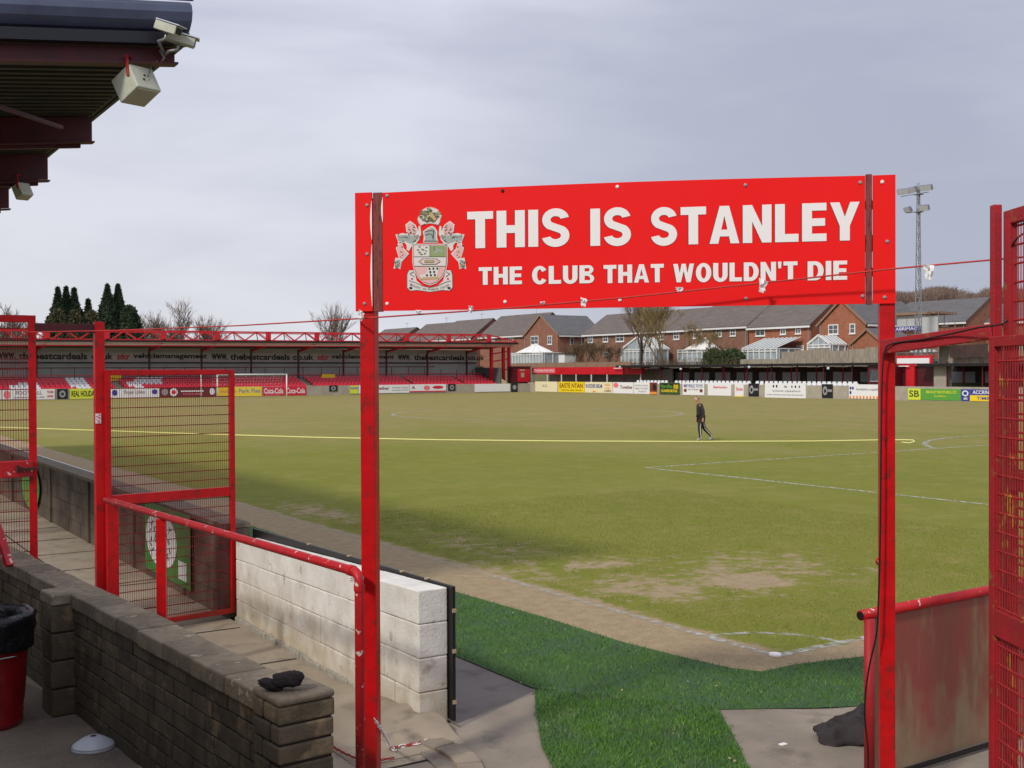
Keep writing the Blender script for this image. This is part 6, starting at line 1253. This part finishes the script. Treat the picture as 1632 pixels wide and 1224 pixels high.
for k, (u, X_, h, s_) in enumerate(((905, 88, 4.2, 51), (925, 87, 5.6, 52), (948, 87, 5.2, 53), (975, 86, 4.3, 54), (1140, 87, 3.8, 55), (1165, 87, 3.2, 56))):
    p = at(u, 560, X=X_); bare_tree(['lowest bare brown bush beside the white shed', 'tallest bare brown bush left of the gabled conservatory', 'wide bare brown bush below the terrace windows', 'bare brown bush touching the gabled conservatory', 'bare bush over the green hedge', 'small bare bush left of the striped conservatory'][k], p.x, p.y, 2.8, h, .75, 'scrub', s_, levels=4, multi=4, rmin=.022, name='bare_bush', cat='bush', group='bare bushes behind the side stand')
def foliage(b, c, rx, ry, h, n, leaf, prof, rnd, lump=.25):
    for i in range(n):
        t_ = rnd.random()**.85; a = rnd.uniform(0, 6.283); rr = prof(t_)*(1+lump*noise.noise(Vector((math.cos(a)*1.5, math.sin(a)*1.5, t_*5+c[0]))))*(rnd.random()**.35)
        p = Vector((c[0]+rx*rr*math.cos(a), c[1]+ry*rr*math.sin(a), c[2]+h*t_)); s_ = leaf*rnd.uniform(.5, 1.3); d1 = Vector((rnd.gauss(0, 1), rnd.gauss(0, 1), rnd.gauss(.8, 1))).normalized(); d2 = d1.cross(Vector((rnd.gauss(0, 1), rnd.gauss(0, 1), rnd.gauss(0, 1)))).normalized()
        b.add([p-d2*s_*.35, p+d2*s_*.35, p+d1*s_], [(0, 1, 2)], rnd.random())
cone = lambda t_: (max(0, 1-t_)**.95)*min(1, .55+t_*2.2)*1.12
rl = random.Random(5)
for u0, Y, h, w_, lab, m_ in ((93, 166, 15.2, 1.9, 'narrow dark conifer at the left of the left clump', 'conifer'), (106, 167, 15.4, 1.7, 'dark conifer with a double tip in the middle of the left clump', 'conifer'), (119, 166.5, 15.2, 1.5, 'dark conifer at the right of the left clump', 'conifer'), (141, 166, 13.6, 1.35, 'short single dark conifer between the two clumps', 'conifer'),
        (172, 166, 15.9, 2.3, 'broad dark conifer at the left of the right clump', 'conifer'), (189, 166.5, 16.0, 1.9, 'tallest pointed dark conifer in the right clump', 'conifer')):
    w_ *= 1.75; p = at3(u0, Y); r_ = empty('conifer_tree', (p.x, p.y, 0), lab, 'tree', 'dark conifers behind the far stand'); b = MB(); b.tube([(p.x, p.y, 0), (p.x, p.y, h*.9)], [.22, .05], 6); b.build('trunk', 'bark', r_)
    b = MB(); foliage(b, (p.x, p.y, .8), w_, w_, h-.9, 15000, .42, cone, rl); foliage(b, (p.x+.38*w_, p.y, 2), w_*.6, w_*.6, h*.66, 2500, .4, cone, rl); foliage(b, (p.x-.42*w_, p.y, 2), w_*.5, w_*.5, h*.58, 2000, .4, cone, rl); b.build('crown', m_, r_)
p = at3(207, 165); r_ = empty('evergreen_tree', (p.x, p.y, 0), 'blunt topped dark evergreen at the right of the conifers', 'tree'); b = MB(); b.tube([(p.x, p.y, 0), (p.x, p.y, 9)], [.25, .1], 6); b.build('trunk', 'bark', r_); b = MB(); foliage(b, (p.x, p.y, .5), 1.9, 1.9, 12.2, 11000, .42, lambda t_: (1-t_**6)**.5*min(1, .6+t_), rl, .15); b.build('crown', 'conifer', r_)
p = at3(120, 160); b = MB()
for k in range(9): q = at3(84+k*9, 160); foliage(b, (q.x, q.y, 4), 1.5, 1.3, 6.6+1.2*math.sin(k*2.1), 2600, .4, lambda t_: (1-t_**3)**.5, rl)
r_ = tag(b.build('shrubbery', 'conifer_olive'), 'olive brown shrubbery in front of the left conifers', 'shrubbery', kind='stuff')
p = at(1152, 560, X=86.2); b = MB()
for k in range(7): q = at(1130+k*8, 560, X=86.2); foliage(b, (q.x, q.y, 2.9), .9, .9, 2.1+.3*math.sin(k*1.7), 1500, .22, lambda t_: (1-t_**4)**.5, rl)
tag(b.build('hedge', 'hedge'), 'dark green hedge right of the rounded conservatory', 'hedge')
# bare undergrowth along the bank and the wooded hill behind the houses
b = MB(); rl = random.Random(9)
for k in range(1500):
    u = rl.uniform(905, 1185); p = at(u, 570, X=rl.uniform(84.6, 88)); b.tube([(p.x, p.y, 2.7), (p.x+rl.gauss(0, .3), p.y+rl.gauss(0, .3), 2.7+rl.uniform(.6, 1.7))], [.02, .012], 3, False)
tag(b.build('undergrowth', 'scrub'), 'brown leafless undergrowth along the bank', 'undergrowth', kind='stuff')
b = MB()
for k in range(5200):
    u = rl.uniform(1375, 1680); d_ = rl.uniform(255, 330); top = 455+7*math.sin(u*.02+2)+5*math.sin(u*.07)+(10 if u < 1420 else 0)+max(0, 1475-u)*.32; p = at(u, top+rl.uniform(0, 5), d=d_); h_ = rl.uniform(4, 8); base = Vector((p.x, p.y, p.z-h_))
    for j in range(4): q = base+Vector((rl.gauss(0, 1.6), rl.gauss(0, 1.6), h_*rl.uniform(.6, 1.0))); b.tube([base.lerp(q, .15), base.lerp(q, .6)+Vector((rl.gauss(0, .3), rl.gauss(0, .3), 0)), q], [.12, .07, .03], 3, False)
tag(b.build('distant_wood', 'wood_hill'), 'leafless brown wood on the hill behind the right houses', 'wood', kind='stuff')
b = MB(); pts = []
for k in range(24):
    u = 1360+k*15; top = 462+7*math.sin(u*.02+2)+(10 if u < 1420 else 0)+max(0, 1475-u)*.32; p = at(u, top+9, d=300); q = at(u, 560, d=250); pts.append((p, q, p+Vector((60, 60, -6))))
b.add([v for t_ in pts for v in t_], [(3*i, 3*i+1, 3*i+4, 3*i+3) for i in range(23)]+[(3*i, 3*i+3, 3*i+5, 3*i+2) for i in range(23)]); tag(b.build('wooded_hill', 'wood_hill', smooth=True), kind='structure')
for o in list(bpy.data.objects):
    if o.type == 'MESH' and not o.data.polygons and not o.modifiers: print('EMPTY MESH', o.name)
